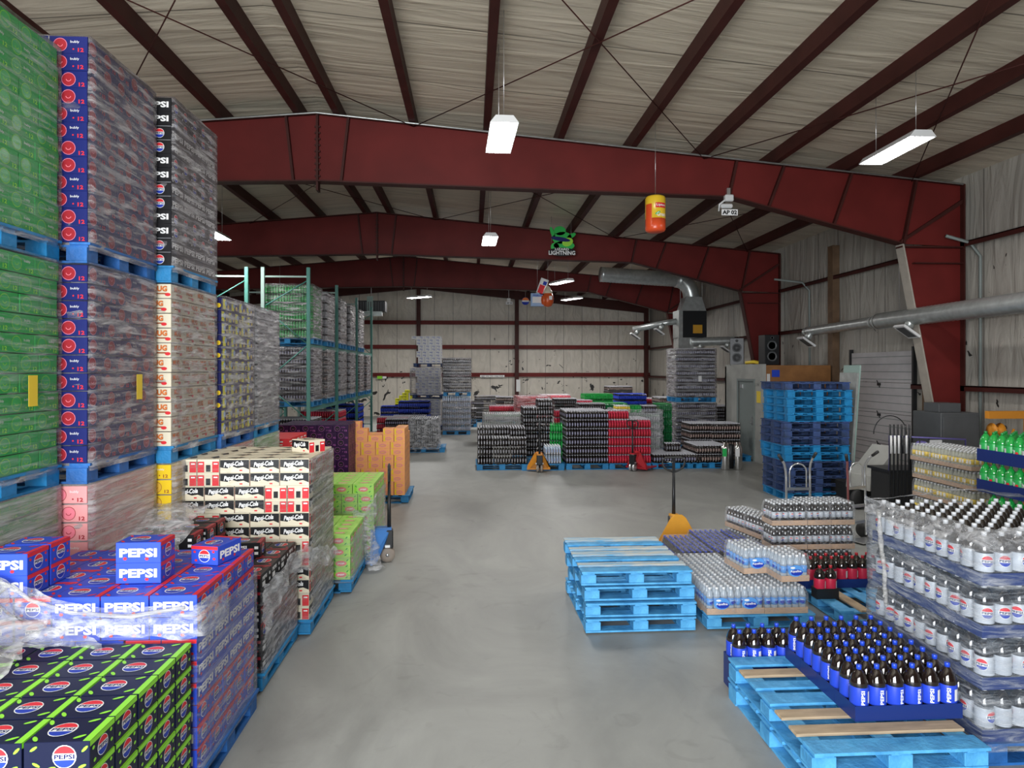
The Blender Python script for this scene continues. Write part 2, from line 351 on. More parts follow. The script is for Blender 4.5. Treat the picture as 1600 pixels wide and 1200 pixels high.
# ---------------------------------------------------------------- room shell
XR, XL, YB, YF = 9.45, -14.9, 35.6, -4.0
RX, RZ, SL = -2.75, 7.22, 0.090
def roofz(x): return RZ-abs(x-RX)*SL
mb = MB(); mb.box(XL, XR, YF, YB, -.15, 0, FLOORM); struct(mb.build('floor'))
mb = MB()
for a, b in ((XL, RX), (RX, XR)):
    za, zb = roofz(a), roofz(b)
    mb.add([(a,YF,za),(b,YF,zb),(b,YB,zb),(a,YB,za),(a,YF,za+.12),(b,YF,zb+.12),(b,YB,zb+.12),(a,YB,za+.12)], [(0,3,2,1),(4,5,6,7),(0,1,5,4),(1,2,6,5),(2,3,7,6),(3,0,4,7)], INSC)
struct(mb.build('ceiling'))
mb = MB(); mb.prism([(XL,-.1),(XR,-.1),(XR,roofz(XR)),(RX,RZ),(XL,roofz(XL))], 'y', YB, YB+.15, INSB); struct(mb.build('wall_back'))
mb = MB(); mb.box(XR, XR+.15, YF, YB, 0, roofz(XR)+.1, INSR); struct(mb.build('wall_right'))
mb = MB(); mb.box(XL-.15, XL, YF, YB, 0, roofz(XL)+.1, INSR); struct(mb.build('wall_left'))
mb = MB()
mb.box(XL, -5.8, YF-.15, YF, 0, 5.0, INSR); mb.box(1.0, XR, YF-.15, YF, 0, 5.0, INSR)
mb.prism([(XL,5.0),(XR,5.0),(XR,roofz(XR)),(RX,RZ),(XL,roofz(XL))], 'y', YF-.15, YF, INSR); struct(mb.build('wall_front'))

# rigid frames
def frame(y, inner):
    w = .012; f = .11
    def P2(mbx, x, flip):  # mirror about the ridge
        return x if not flip else 2*RX-x
    top = lambda x: roofz(x)-.24
    kx, hx, ex = 4.77, 8.05, 9.25
    rb = MB()
    for fl in (False, True):
        X = lambda x: P2(rb, x, fl)
        pts_b = [(RX, 5.77), (kx, 5.60), (hx, 4.78)]
        poly = [(X(RX), top(RX)), (X(ex), top(ex)), (X(ex), 4.74), (X(hx), 4.78), (X(kx), 5.60), (X(RX), 5.77)]
        rb.prism(poly, 'y', y-w/2, y+w/2, REDP)
        for (a, b, m) in (((RX, top(RX)), (ex, top(ex)), REDD), ((RX, 5.77), (kx, 5.60), REDD), ((kx, 5.60), (hx, 4.78), REDD)):
            x0, z0 = X(a[0]), a[1]; x1, z1 = X(b[0]), b[1]
            rb.prism([(x0,z0-.012),(x1,z1-.012),(x1,z1+.012),(x0,z0+.012)], 'y', y-f, y+f, m)
        # web stiffeners
        for (tx, bx) in ((RX+.55, RX+.42), (4.9, 4.75), (5.8, 5.5), (7.1, 6.75), (8.35, 8.1)):
            zt = top(tx)-.01
            zb = 5.77-(bx-RX)*.0226 if bx < kx else 5.60-(bx-kx)*.25
            p0 = Vector((X(tx), 0, zt)); p1 = Vector((X(bx), 0, zb)); hw = .022
            rb.prism([(p0.x-hw,p0.z),(p0.x+hw,p0.z),(p1.x+hw,p1.z),(p1.x-hw,p1.z)], 'y', y-.09, y+.09, REDD)
        # haunch brace
        rb.prism([(X(hx),4.78),(X(hx)+.001,4.84),(X(ex),5.62),(X(ex),5.54)], 'y', y-.07, y+.07, REDD)
        rb.box(min(X(hx),X(ex)), max(X(hx),X(ex)), y-.1, y+.1, 4.70, 4.73, REDD)
    # ridge splice plates with bolts
    rb.box(RX-.02, RX+.02, y-.09, y+.09, 5.60, top(RX)-.01, REDD)
    for k in range(9): rb.box(RX-.05, RX+.05, y-.06, y-.04, 5.85+k*.11, 5.88+k*.11, REDD)
    struct(rb.build('roof_beam'))
    for fl in (False, True):
        X = lambda x: (x if not fl else 2*RX-x)
        cb = MB()
        cb.prism([(X(8.08),4.70),(X(ex),4.70),(X(ex),0),(X(9.0),0)], 'y', y-w/2, y+w/2, REDP)
        dx = .03 if not fl else -.03
        cb.prism([(X(hx),4.76),(X(hx)+dx,4.76),(X(8.98)+dx,0),(X(8.98),0)], 'y', y-f, y+f, inner)
        cb.box(min(X(ex),X(ex)+dx), max(X(ex),X(ex)+dx), y-f, y+f, 0, top(ex), REDD)
        cb.box(min(X(8.3),X(ex)), max(X(8.3),X(ex)), y-.1, y+.1, 4.4, 4.42, REDD)
        struct(cb.build('column'))
for k, y in enumerate((12.35, 20.0, 27.65)): frame(y, PALEFL if k == 0 else REDD)
# end-wall rafter and columns
mb = MB()
for s in (1, -1):
    X = lambda x: x if s > 0 else 2*RX-x
    mb.prism([(X(RX), roofz(RX)-.24), (X(9.3), roofz(9.3)-.24), (X(9.3), roofz(9.3)-.75), (X(RX), roofz(RX)-.62)], 'y', YB-.35, YB-.15, REDD)
struct(mb.build('roof_beam'))
for x in (-10.5, -7.0, -2.75, 2.35, 9.2):
    mb = MB(); mb.box(x-.1, x+.1, YB-.36, YB-.14, 0, roofz(x)-.24, REDD); struct(mb.build('column'))
# purlins (each a Z-section running the length of the building)
def zsec(mbx, axis, a, b, c, z, h=.2, fl=.07, m=None):
    t = .006
    if axis == 'y':
        mbx.box(c-t, c+t, a, b, z, z+h, m); mbx.box(c-fl, c, a, b, z, z+.012, m); mbx.box(c, c+fl, a, b, z+h-.012, z+h, m)
px_list = [-2.40+1.337*k for k in range(9)]; px_list += [2*RX-x for x in px_list]
for x in px_list:
    mb = MB(); mb.box(x-.06, x+.06, YF, YB, roofz(x)-.235, roofz(x)+.004, REDD)
    struct(mb.build('beam_purlin'))
# wall girts
for z in (2.10, 3.55, 4.82):
    mb = MB(); mb.box(XL+.02, XR-.02, YB-.14, YB-.02, z, z+.02, REDD); mb.box(XL+.02, XR-.02, YB-.15, YB-.14, z-.06, z+.15, REDP); struct(mb.build('trim_girt_back'))
    for (ya, yb) in (((YF, 13.8), (16.4, YB)) if z < 2.5 else ((YF, YB),)):
        mb = MB(); mb.box(XR-.2, XR-.01, ya, yb, z-.02, z, REDD); mb.box(XR-.2, XR-.19, ya, yb, z-.10, z, REDD); struct(mb.build('trim_girt_right'))
    mb = MB(); mb.box(XL+.01, XL+.2, YF, YB, z-.02, z+.08, REDD); struct(mb.build('trim_girt_left'))
# roof rods between the frames
mb = MB()
for (y0, y1) in ((4.7, 12.35), (12.35, 20.0)):
    for (x0, x1) in ((-6.4, -1.05), (-1.05, 4.3), (4.3, 8.3)):
        mb.tube([(x0, y0, roofz(x0)-.27), (x1, y1, roofz(x1)-.27)], .009, REDD, 5); mb.tube([(x1, y0, roofz(x1)-.27), (x0, y1, roofz(x0)-.27)], .009, REDD, 5)
struct(mb.build('trim_brace_rods'))

# ---------------------------------------------------------------- lamps
def lamp(X, Y, z, power, label, rz=0.0, L=1.2, wd=.36):
    r = empty('hanging_light', (X, Y, z), rz); tag(r, label, 'ceiling light', 'fluorescent lights hung from the roof')
    h = MB()
    h.prism([(-wd/2,0),(-wd/2+.07,.09),(wd/2-.07,.09),(wd/2,0),(wd/2-.006,0),(wd/2-.075,.08),(-wd/2+.075,.08),(-wd/2+.006,0)], 'y', -L/2, L/2, LWHITE)
    for e in (-1, 1): h.prism([(-wd/2,0),(-wd/2+.07,.09),(wd/2-.07,.09),(wd/2,0)], 'y', e*L/2-.004, e*L/2+.004, LWHITE)
    h.build('housing', r)
    for k in range(4):
        x = -wd/2+.06+k*(wd-.12)/3
        t = MB(); t.tube([(x, -L/2+.03, .012), (x, L/2-.03, .012)], .016, GLOW, 8); t.build('tube', r)
    wtop = roofz(X)+.02-z
    for e in (-1, 1):
        s = MB(); s.tube([(0, e*L*.38, .09), (0, e*L*.38, wtop)], .004, ALU, 5); s.build('hanger_wire', r)
    a = area('lamp_light', (0, 0, -.03), (0, 0, 0), wd, L, power, (1, .98, .96), math.radians(170)); a.parent = r
lamp(XY(783, 9.0), 9.0, 5.47, 65, 'large lit fluorescent fixture hanging just before the first red beam', 0.03)
lamp(XY(1402, 9.0), 9.05, 5.42, 65, 'long lit fluorescent fixture hanging over the pale haunch column side', -0.02)
lamp(XY(765, 16.2), 16.2, 5.47, 75, 'square-looking lit fixture hanging between the first and second red beams', 0.02)
lamp(XY(330, 15.4), 15.6, 5.42, 80, 'lit fixture half hidden behind the topmost black cola load', 0)
lamp(XY(877, 23.4), 23.4, 5.42, 120, 'lit fixture hanging beside the orange glove-shaped inflatable', 0.4)
lamp(XY(655, 29.0), 29.0, 5.47, 190, 'lit fixture hanging before the back wall near the unit heater', 0.9)
lamp(XY(893, 29.3), 29.3, 5.47, 190, 'pair-like small lit fixture hanging beyond the orange glove-shaped inflatable', 0.5)
lamp(XY(431, 27.3), 27.3, 5.42, 110, 'small lit fixture seen over the green storage rack', 0.6)

# conduit along the first frame and sprinkler-like fittings
mb = MB(); mb.tube([(XL+3, 12.2, roofz(XL+3)-.262), (RX, 12.2, RZ-.262), (9.2, 12.2, roofz(9.2)-.262)], .018, STEEL, 6); tag(mb.build('conduit_pipe'), 'thin pale conduit pipe clipped along the top of the first red beam', 'pipe')
mb = MB(); mb.tube([(XY(1475,12.2), 12.15, 4.9), (9.3, 12.15, 4.78), (9.38, 12.0, 4.5), (9.38, 12.0, .4)], .03, DOORG, 8); tag(mb.build('drain_pipe'), 'grey pipe crossing the first haunch and running down the side wall', 'pipe')
mb = MB(); mb.tube([(8.4, 18.4, 4.92), (9.2, 18.4, 4.84), (9.35, 18.3, 4.6), (9.37, 18.3, 1.0)], .03, DOORG, 8); tag(mb.build('drain_pipe'), 'grey pipe bending down the side wall behind the second column', 'pipe')
for (y, x, lb) in ((17.0, XR-.12, 'brown timber post against the side wall by the garage door'), (13.3, XR-.12, 'brown timber post behind the pale haunch column')):
    mb = MB(); mb.box(x-.09, x+.09, y-.12, y+.12, 0, 5.6, TIMB); tag(mb.build('timber_post'), lb, 'post')

# ---------------------------------------------------------------- ducts
def duct_ribs(mb, a, b, r, m, n):
    a, b = Vector(a), Vector(b)
    pts = []; rad = []
    for i in range(n*2+1):
        pts.append(a.lerp(b, i/(n*2))); rad.append(r if i % 2 == 0 else r*.965)
    mb.tube(pts, r, m, 18, radii=rad)
def diffuser(root, x, y, z, sx=-1, r=.15):
    d = MB()
    d.tube([(x, y, z), (x+sx*.12, y-.05, z-.2)], .085, STEEL, 10)
    M = Matrix.Translation((x+sx*.17, y-.08, z-.28)) @ Matrix.Rotation(sx*-.6, 4, 'Y')
    d.box(-.19, .19, -.16, .16, -.015, .03, LWHITE, M); d.box(-.15, .15, -.12, .12, -.02, -.014, GREYC, M)
    d.build('diffuser', root)
r = empty('ventilation_duct', (8.35, 12.5, 3.40)); tag(r, 'long round galvanised duct running along the side wall past the pale column', 'duct')
mb = MB(); duct_ribs(mb, (0,-6.5,0.05), (0,.95,0), .165, STEEL, 70); mb.tube([(0,.95,0),(0,1.15,0)], .165, STEEL, 18, radii=[.165,.115]); mb.build('large_pipe', r)
mb = MB(); duct_ribs(mb, (0,1.15,0), (0,3.9,-.05), .115, STEEL, 16); mb.tube([(0,3.9,-.05),(0,4.0,-.06)], .12, STEEL, 12); mb.build('small_pipe', r)
diffuser(r, 0, -.1, 0); diffuser(r, 0, 3.75, -.04)
mb = MB()
for y, zt in ((-2.9, 2.55), (.3, 2.5)): mb.tube([(0,y,.15),(0,y,zt)], .005, ALU, 5)
mb.build('hanger_wire', r)
# furnace with elbow duct
FX = XY(1080, 24.0)
r = empty('duct_furnace', (FX, 24.0, 3.55)); tag(r, 'dark hanging furnace box feeding the big elbow duct near the back corner', 'furnace')
mb = MB(); mb.box(-.45, .45, -.35, .35, 0, .95, DKMET, bev=.02); mb.box(-.56, -.42, -.36, .36, -.02, .97, STEEL); mb.build('cabinet', r)
mb = MB(); mb.box(-.05, .28, -.37, -.35, .15, .45, mat('orange_warning', (.6,.30,.02), .5)); mb.build('warning_label', r)['label'] = 'orange warning sticker'
mb = MB(); mb.prism([(-.45,.95),(.45,.95),(.28,1.45),(-.28,1.45)], 'y', -.3, .3, STEEL)
ar = [(0,0,1.4)]+[(-.55+.55*math.cos(a), 0, 1.5+.6*math.sin(a)) for a in [k*PI/10 for k in range(6)]]
mb.tube(ar, .29, STEEL, 18); duct_ribs(mb, (-.5,0,2.1), (-3.35,-.3,2.22), .27, STEEL, 24); mb.build('elbow_duct', r)
mb = MB(); mb.tube([(-.5,0,.6),(-.9,.1,.55),(-2.0,.5,.32)], .11, STEEL, 12); mb.build('branch_duct', r)
mb = MB(); duct_ribs(mb, (-.1,-.2,-.15), (1.5,-.5,-.12), .16, STEEL, 10); duct_ribs(mb, (1.5,-.5,-.12), (3.0,-.7,.18), .13, STEEL, 10); mb.build('branch_duct', r)
mb = MB(); mb.box(-.56, .1, -.3, .3, -.55, 0, STEEL); mb.build('plenum', r)
for (x, y, z) in ((-1.0,.1,.5), (-1.8,.42,.35), (.3,-.3,-.2), (1.2,-.5,-.15)): diffuser(r, x, y, z)
mb = MB()
for x in (-.4, .4, -2.2): mb.tube([(x,0,(2.4 if x < -1 else .95)),(x,0,2.85)], .008, ALU, 5)
mb.build('hanger_wire', r)
# unit heater by the far racks
r = empty('unit_heater', (XY(580, 28.0), 28.0, 4.75)); tag(r, 'dark unit heater hanging under the third beam above the racks', 'heater')
mb = MB(); mb.box(-.6, .6, -.35, .35, 0, .45, DKMET, bev=.02)
for k in range(12): mb.box(-.58+k*.1, -.54+k*.1, -.37, -.35, .04, .40, GREYC)
mb.build('housing', r); mb = MB(); mb.box(-.4, .5, -.5, -.3, -.18, 0, STEEL); mb.build('outlet', r); mb = MB(); mb.box(-.12, .12, -.36, -.30, .0, .62, RACKB); mb.tube([(0,0,.4),(0,0,1.5)], .01, ALU, 5); mb.build('bracket', r)

# ---------------------------------------------------------------- things hung from the roof
def wire(mb, z0, z1, x=0, y=0, r=.004): mb.tube([(x,y,z0),(x,y,z1)], r, ALU, 5)
# inflatable iced tea can
cx, cy = XY(1024, 11.3), 11.3
r = empty('inflatable_drink_can', (cx, cy, 4.72)); tag(r, 'yellow and red inflatable drink can hanging before the first beam', 'inflatable')
mb = MB(); m1 = mat('can_yellow', (.85,.55,.03), .3); m2 = mat('can_red', (.70,.08,.02), .3)
mb.lathe([(.10,0),(.155,.02),(.17,.05),(.17,.22)], m2, 28); mb.lathe([(.17,.22),(.17,.57),(.155,.60),(.1,.62)], m1, 28)
an = math.atan2(-cy, -cx)+.25; put = cyl_put(mb, .17, .30, an)
put(RECT, m2, -.17, -.02, .14, .36, 0); put(text2d('Lipton', .02), RED, .06, .13, .17, .05, .002); put(RECT, RED, .06, .13, .20, .085, .0008); put(text2d('Lipton', .02), WHITE, .06, .13, .17, .05, .003)
put(text2d('Green', .01), WHITE, .07, -.02, .18, .07, .002); put(disc2d(10), LGRN, .0, -.0, .10, .04, .001, .5)
mb.build('can_body', r); mb = MB(); wire(mb, .62, roofz(cx)+.02-4.72); mb.build('hanger_wire', r)
# sign AP 02 with access point
cx = XY(1132, 12.2); r = empty('wireless_access_point', (cx, 12.15, 5.30)); tag(r, 'white wireless unit with AP 02 sign bracketed under the first beam', 'access point')
mb = MB(); mb.tube([(-.12,0,.0),(-.12,0,.12),(-.02,0,.2),(.06,0,.24)], .018, LWHITE, 8); mb.box(-.02, .14, -.05, .05, .18, .30, LWHITE, bev=.015); mb.box(.02,.08,-.03,.03,.28,.42,ALU); mb.box(-.1,.12,-.06,.02,.05,.13,LWHITE,bev=.02); mb.build('unit', r)
mb = Decal(); mb.box(-.10, .20, -.075, -.07, -.09, .02, WHITE); put = mb.face(.3, .15, 0, 'F'); put(text2d('AP 02', .045), BLACK, .05, -.035, .27, .08); mb.build('sign_plate', r)
# green event sign (plain leaf-like board in place of the mascot)
cx, cy = XY(878, 19.2), 19.2
r = empty('hanging_sign', (cx, cy, 5.70)); tag(r, 'green cut-out sign with white lettering hanging before the second beam', 'sign')
mb = MB()
def oval(mbx, x, z, sx, sz, y0, y1, m, rot=0.0):
    mbx.prism([(x+sx*math.cos(k*PI/9)*math.cos(rot)-sz*math.sin(k*PI/9)*math.sin(rot), z+sx*math.cos(k*PI/9)*math.sin(rot)+sz*math.sin(k*PI/9)*math.cos(rot)) for k in range(18)], 'y', y0, y1, m)
for (x, z_, sx, sz, ro) in ((0,.46,.28,.17,.1), (-.06,.66,.17,.13,0), (.27,.52,.14,.06,.5), (-.27,.60,.05,.18,.35), (.06,.24,.30,.13,0), (-.2,.2,.12,.12,0)): oval(mb, x, z_, sx, sz, -.012, .012, LIZG, ro)
oval(mb, .16, .34, .16, .12, -.018, -.012, LIZL, .4); oval(mb, -.04, .42, .28, .06, -.024, -.018, DKBLUE, -.15); oval(mb, .0, .06, .40, .12, -.015, .010, BLACK)
mb.build('board', r)
mb = Decal(); put = mb.face(1, .03, 0, 'F'); put(text2d('LIZARD', .03), WHITE, 0, .135, .40, .065, .003); put(text2d('LIGHTNING', .03), WHITE, 0, .03, .76, .12, .003); mb.build('lettering', r)
mb = MB()
for x in (-.3, .26): wire(mb, .3, roofz(cx)+.02-5.70, x, 0)
mb.build('hanger_wire', r)
# glove-shaped inflatable, tilted can box, disc
cx = XY(856, 22.0)
r = empty('inflatable_glove', (cx, 22.0, 4.45)); tag(r, 'orange glove-shaped inflatable with beige cuff hanging under the third beam', 'inflatable')
mb = MB(); og = mat('glove_orange', (.65,.10,.02), .35)
mb.lathe([(.02,-.0),(.12,.03),(.18,.14),(.19,.28),(.16,.40),(.10,.48)], og, 20); mb.lathe([(.02,.04),(.08,.08),(.10,.2),(.08,.32),(.02,.38)], og, 14, Matrix.Translation((-.13,-.05,.02))); mb.build('glove', r)
mb = MB(); mb.lathe([(.16,.44),(.13,.52),(.05,.66),(.01,.70)], CREAM, 16); mb.build('cuff', r); mb = MB(); mb.box(.02,.12,-.20,-.17,.22,.34,WHITE); mb.build('patch', r)
mb = MB(); wire(mb, .7, roofz(cx)+.02-4.45); mb.build('hanger_wire', r)
cx = XY(840, 22.2)
r = empty('hanging_carton', (cx, 22.3, 4.5)); tag(r, 'tilted red white and blue display box hanging behind the orange inflatable', 'display box')
mb = Decal(); M = Matrix.Translation((.08,0,.42)) @ Matrix.Rotation(.35, 4, 'Y'); mb.box(-.13,.13,-.1,.1,-.02,.5,WHITE,M); mb.box(-.10,.08,-.105,-.1,.0,.28,RED,M); mb.box(-.02,.10,-.105,-.1,.3,.42,BLUE,M)
mb.box(-.22,.2,-.1,.1,0,.42,SKY); put = mb.face(1,.205,0,'F'); put(RECT, WHITE, 0, .2, .34, .2); put(text2d('FREEZE', .02), BLUE, 0,.35,.3,.06,.002); mb.build('box_body', r)
mb = MB(); wire(mb, .42, roofz(cx)+.02-4.5); mb.build('hanger_wire', r)
cx = XY(821, 30); mb = Decal(); M = Matrix.Translation((cx, 30, 5.45)) @ Matrix.Rotation(PI/2, 4, 'X'); mb.lathe([(.17,-.02),(.17,.02)], BLUE, 24, M)
def put(geo, m, x, z, sx, sz, e=0.0): mb.add([(cx+u*sx, 30-.022-e, 5.45+z+v*sz) for u, v in geo[0]], geo[1], m)
put(disc2d(10, math.radians(10), math.radians(170)), ORANGE, x=0, z=0, sx=.32, sz=.32); put(RECT, WHITE, 0, .0, .31, .07, .001); mb.tube([(cx,30,5.6),(cx,30,roofz(cx)+.02)], .004, ALU, 5)
tag(mb.build('hanging_disc_sign'), 'round orange white and blue disc hanging near the back wall', 'sign')
cx = XY(795, 31); mb = Decal(); mb.box(cx-.13, cx+.17, 30.98, 31.0, 5.40, 5.52, WHITE); mb.box(cx-.08, cx+.08, 31, 31.1, 5.5, 5.68, LWHITE); mb.tube([(cx,31.05,5.6),(cx,31.05,roofz(cx)+.02)], .01, ALU, 5)
mb.add([(cx+.02+u*.24, 30.978, 5.46+v*.07) for u, v in text2d('AP 01', .02)[0]], text2d('AP 01', .02)[1], BLACK)
tag(mb.build('wireless_access_point'), 'small white wireless unit with sign plate hanging before the back wall', 'access point')
# strips fixed to the back wall
def sign(x0, x1, z0, z1, m, label, txt=None, y=YB-.17, tm=BLACK):
    mb = Decal(); mb.box(x0, x1, y-.01, y, z0, z1, m)
    if txt: g = text2d(txt, .01); mb.add([((x0+x1)/2+u*(x1-x0)*.9, y-.012, (z0+z1)/2+v*(z1-z0)*.6) for u, v in g[0]], g[1], tm)
    tag(mb.build('wall_sign'), label, 'sign')
k = 30.2
sign(XY(750,YB), XY(788,YB), 2.4-11.5/k, 2.4-8.2/k, WHITE, 'long white lettered strip on the lowest girt of the back wall', 'AISLE  ONE  TWO  THREE  FOUR')
sign(XY(590,YB), XY(598,YB), 2.4-14/k, 2.4-9.5/k, LIME, 'small lime sign on the back wall girt beside the racks'); sign(XY(598.3,YB), XY(604.5,YB), 2.4-13.5/k, 2.4-10/k, WHITE, 'small white sign on the back wall girt beside the lime one')
sign(XY(806,YB), XY(812,YB), 2.4-34/k, 2.4-15/k, LWHITE, 'white paper notices pinned down the back wall column', None, YB-.37)

# ---------------------------------------------------------------- pallets
# local frame: long side (1.22) along Y, short side (1.02) along X, top at z=.145
PH = .145
DY = [-.56,-.375,-.19,0,.19,.375,.56]; DWID = [.14,.10,.10,.14,.10,.10,.14]
_pm = {}
def pallet_parts(paint, worn):
    key = (paint.name, worn)
    if key in _pm: return _pm[key]
    d = []
    for i in range(7):
        m = MB(); mm = WORN if worn and i in (1, 3, 4, 6) else paint
        if worn == 2: mm = WOOD if i in (1, 2, 5) else paint
        m.box(-.508, .508, -DWID[i]/2, DWID[i]/2, 0, .018, mm, bev=.002); d.append(m.mesh('deck_board'))
    s = MB(); s.box(-.055, .055, -.61, .61, 0, .016, paint); sm = s.mesh('stringer_board')
    b = MB(); b.box(-.07, .07, -.07, .07, 0, .078, paint, bev=.004); bm = b.mesh('block')
    e = MB(); e.box(-.508, .508, -.06, .06, 0, .016, paint); em = e.mesh('bottom_board')
    s2 = MB(); s2.box(-.055, .055, -.49, .49, 0, .016, paint); s2m = s2.mesh('bottom_board')
    j = MB()
    for i in range(7): j.box(-.508, .508, DY[i]-DWID[i]/2, DY[i]+DWID[i]/2, .127, .145, WORN if worn and i in (1,3,4,6) else paint)
    for x in (-.44, 0, .44):
        j.box(x-.055, x+.055, -.61, .61, .111, .127, paint); j.box(x-.055, x+.055, -.49, .49, 0, .016, paint)
        for y in (-.54, 0, .54): j.box(x-.07, x+.07, y-.07, y+.07, .017, .111, paint)
    for y in (-.55, .55): j.box(-.508, .508, y-.06, y+.06, 0, .016, paint)
    _pm[key] = (d, sm, bm, em, s2m, j.mesh('wooden_pallet')); return _pm[key]
def pallet(x, y, z, label, rz=0.0, paint=None, worn=0, detail=False, group=None):
    paint = paint or BLUP
    d, sm, bm, em, s2m, jm = pallet_parts(paint, worn)
    if not detail:
        return tag(link('wooden_pallet', jm, None, (x, y, z), rz), label, 'pallet', group)
    r = empty('wooden_pallet', (x, y, z), rz); tag(r, label, 'pallet', group)
    for i in range(7): link('deck_board', d[i], r, (random.uniform(-.003,.003), DY[i], .127))
    for bx in (-.44, 0, .44):
        link('stringer_board', sm, r, (bx, 0, .111)); link('bottom_board', s2m, r, (bx, 0, 0))
        for by in (-.54, 0, .54): link('block', bm, r, (bx, by, .033 if 0 else .0165*2))
    for by in (-.55, .55): link('bottom_board', em, r, (0, by, .0165))
    return r

# ---------------------------------------------------------------- cartons of cans
CL, CD, CH = .258, .192, .1205
def put_all(d, faces, fn, w=CL, dd=CD, h=CH):
    for k in faces: fn(d.face(w, dd, h, k), k)
def smile(put, cx, cy, r, base, ring):
    put(disc2d(16), base, cx, cy, 2*r, 2*r); put(ring2d(.92, 1, 0, 2*PI, 18), ring, cx, cy, r*1.12, r*1.12, .0003)
    put(ring2d(.34, .44, PI*1.05, PI*1.95, 8), ring, cx, cy+r*.1, r, r, .0006)
def carton_mesh(kind):
    d = Decal()
    if kind in ('navy','green','pink','yellow','purple'):
        base, disc, ring, num = {'navy': (DKBLUE, DRED, PINK, RED), 'green': (GREEN, LGRN, LIME, LIME), 'pink': (PALEPINK, PINK, DRED, DRED), 'yellow': (YELLOW, GOLD, BROWN, BROWN), 'purple': (PURPLE, BLACK, LILAC, LILAC)}[kind]
        d.box(-CL/2, CL/2, -CD/2, CD/2, 0, CH, base, bev=.002)
        def lf(put, k):
            smile(put, -.055, 0, .042, disc, ring); put(text2d('12', .03), num, .085, -.035, .04, .028, .001); put(text2d('bubly', .0), ring if kind == 'purple' else WHITE, .045, .02, .06, .022, .001)
            put(disc2d(8), num, .035, -.03, .012, .012, .001)
        def ef(put, k):
            smile(put, -.03, .0, .043, disc, ring); put(text2d('12', .03), num, .06, -.035, .04, .028, .001)
        def ef2(put, k):
            put(text2d('bubly', .01), WHITE, -.02, -.005, .07, .028, .001); put(text2d('12', .03), num, .06, -.035, .04, .028, .001); put(RECT, ring, 0, .04, .12, .003)
            put(RECT, LWHITE if kind == 'navy' else ring, .08, .015, .02, .06)
        put_all(d, 'FB', lf); put_all(d, 'R', ef); put_all(d, 'L', ef2); put_all(d, 'T', lambda put, k: smile(put, 0, 0, .06, disc, ring), h=CH)
    elif kind in ('black','blackcherry','bluecherry','lime'):
        base = {'black': BLACK, 'blackcherry': BLACK, 'bluecherry': PBLUE, 'lime': LIMEB}[kind]
        acc = {'black': GREYP, 'blackcherry': DRED, 'bluecherry': RED, 'lime': LIME}[kind]
        d.box(-CL/2, CL/2, -CD/2, CD/2, 0, CH, base, bev=.002)
        def lf(put, k):
            if kind == 'lime':
                globe(put, .03, -.0, .095, NAVY)
            else: put(text2d('PEPSI', .04), WHITE, 0 if kind != 'blackcherry' else -.03, 0 if kind != 'blackcherry' else .025, .215 if kind != 'blackcherry' else .11, .052 if kind != 'blackcherry' else .028, .001)
            if kind == 'bluecherry':
                for (u, v) in ((-.075,-.034), (.05,-.036)): put(disc2d(10), RED, u, v, .022, .018, .0018)
            if kind == 'blackcherry': put(RECT, WHITE, -.05, -.02, .07, .035, .0005); put(RECT, WHITE, .1, .02, .03, .022, .0005); put(RECT, WHITE, .1, -.025, .03, .022, .0005)
            if kind == 'lime':
                for (u, v, a) in ((-.09,.035,.6),(-.08,-.03,-.5),(.11,.03,.8),(-.02,-.045,.2),(.1,-.04,.4)): put(disc2d(8), LIME, u, v, .035, .012, .0006, a)
        def ef(put, k):
            globe(put, 0, -.004, .082, NAVY, .0005)
            if kind != 'black': put(RECT, acc, 0, .048, .19, .022)
            else: put(RECT, GREYP, 0, .057, .19, .004); put(RECT, WHITE, -.06, -.045, .018, .012)
            if kind in ('bluecherry', 'blackcherry', 'lime'):
                for (u, v) in ((-.07,.02),(.07,-.02),(.065,.025),(-.06,-.035)): put(disc2d(8), acc, u, v, .02, .016, .0004)
        def tf(put, k):
            if kind != 'black': put(RECT, acc, .115, 0, .03, .19)
            globe(put, -.03, .0, .11, NAVY, .0005)
            for (u, v) in ((-.11,.06),(.06,.07),(.07,-.06),(-.1,-.07)): put(disc2d(8), acc if kind != 'black' else GREYP, u, v, .05, .018, .0004, u*9)
        put_all(d, 'FB', lf); put_all(d, 'RL', ef); put_all(d, 'T', tf)
    elif kind == 'script':
        d.box(-CL/2, CL/2, -CD/2, CD/2, 0, CH, CREAM, bev=.002)
        def lf(put, k):
            put(([(-.5,-.12),(-.25,-.2),(-.1,-.02),(.1,-.18),(.3,-.1),(.5,-.3),(.5,.5),(-.5,.5)], [tuple(range(8))]), BLACK, 0, .0, CL*.98, CH*.9)
            put(text2d('Pepsi-Cola', .035, .35), WHITE, -.01, .012, .175, .055, .001, .09); put(RECT, RED, .055, -.04, .025, .012, .001)
        def ef(put, k):
            put(RECT, RED, 0, -.008, CD*.97, CH*.80); put(RECT, CREAM, 0, -.008, .07, CH*.80, .0003); put(RECT, BLACK, 0, -.02, .04, .06, .0006); put(RECT, WHITE, -.065, .02, .035, .012, .0006); put(RECT, WHITE, .065, .02, .035, .012, .0006)
        put_all(d, 'FB', lf); put_all(d, 'RL', ef); put_all(d, 'T', lambda put, k: (put(([(-.5,.1),(.1,.5),(.3,.2),(-.1,-.3)], [(3,2,1,0)]), BLACK, 0, 0, .2, .12), put(RECT, KRAFT, 0, 0, .008, .19, .0004)))
    elif kind == 'mug':
        d.box(-CL/2, CL/2, -CD/2, CD/2, 0, CH, CREAM, bev=.002)
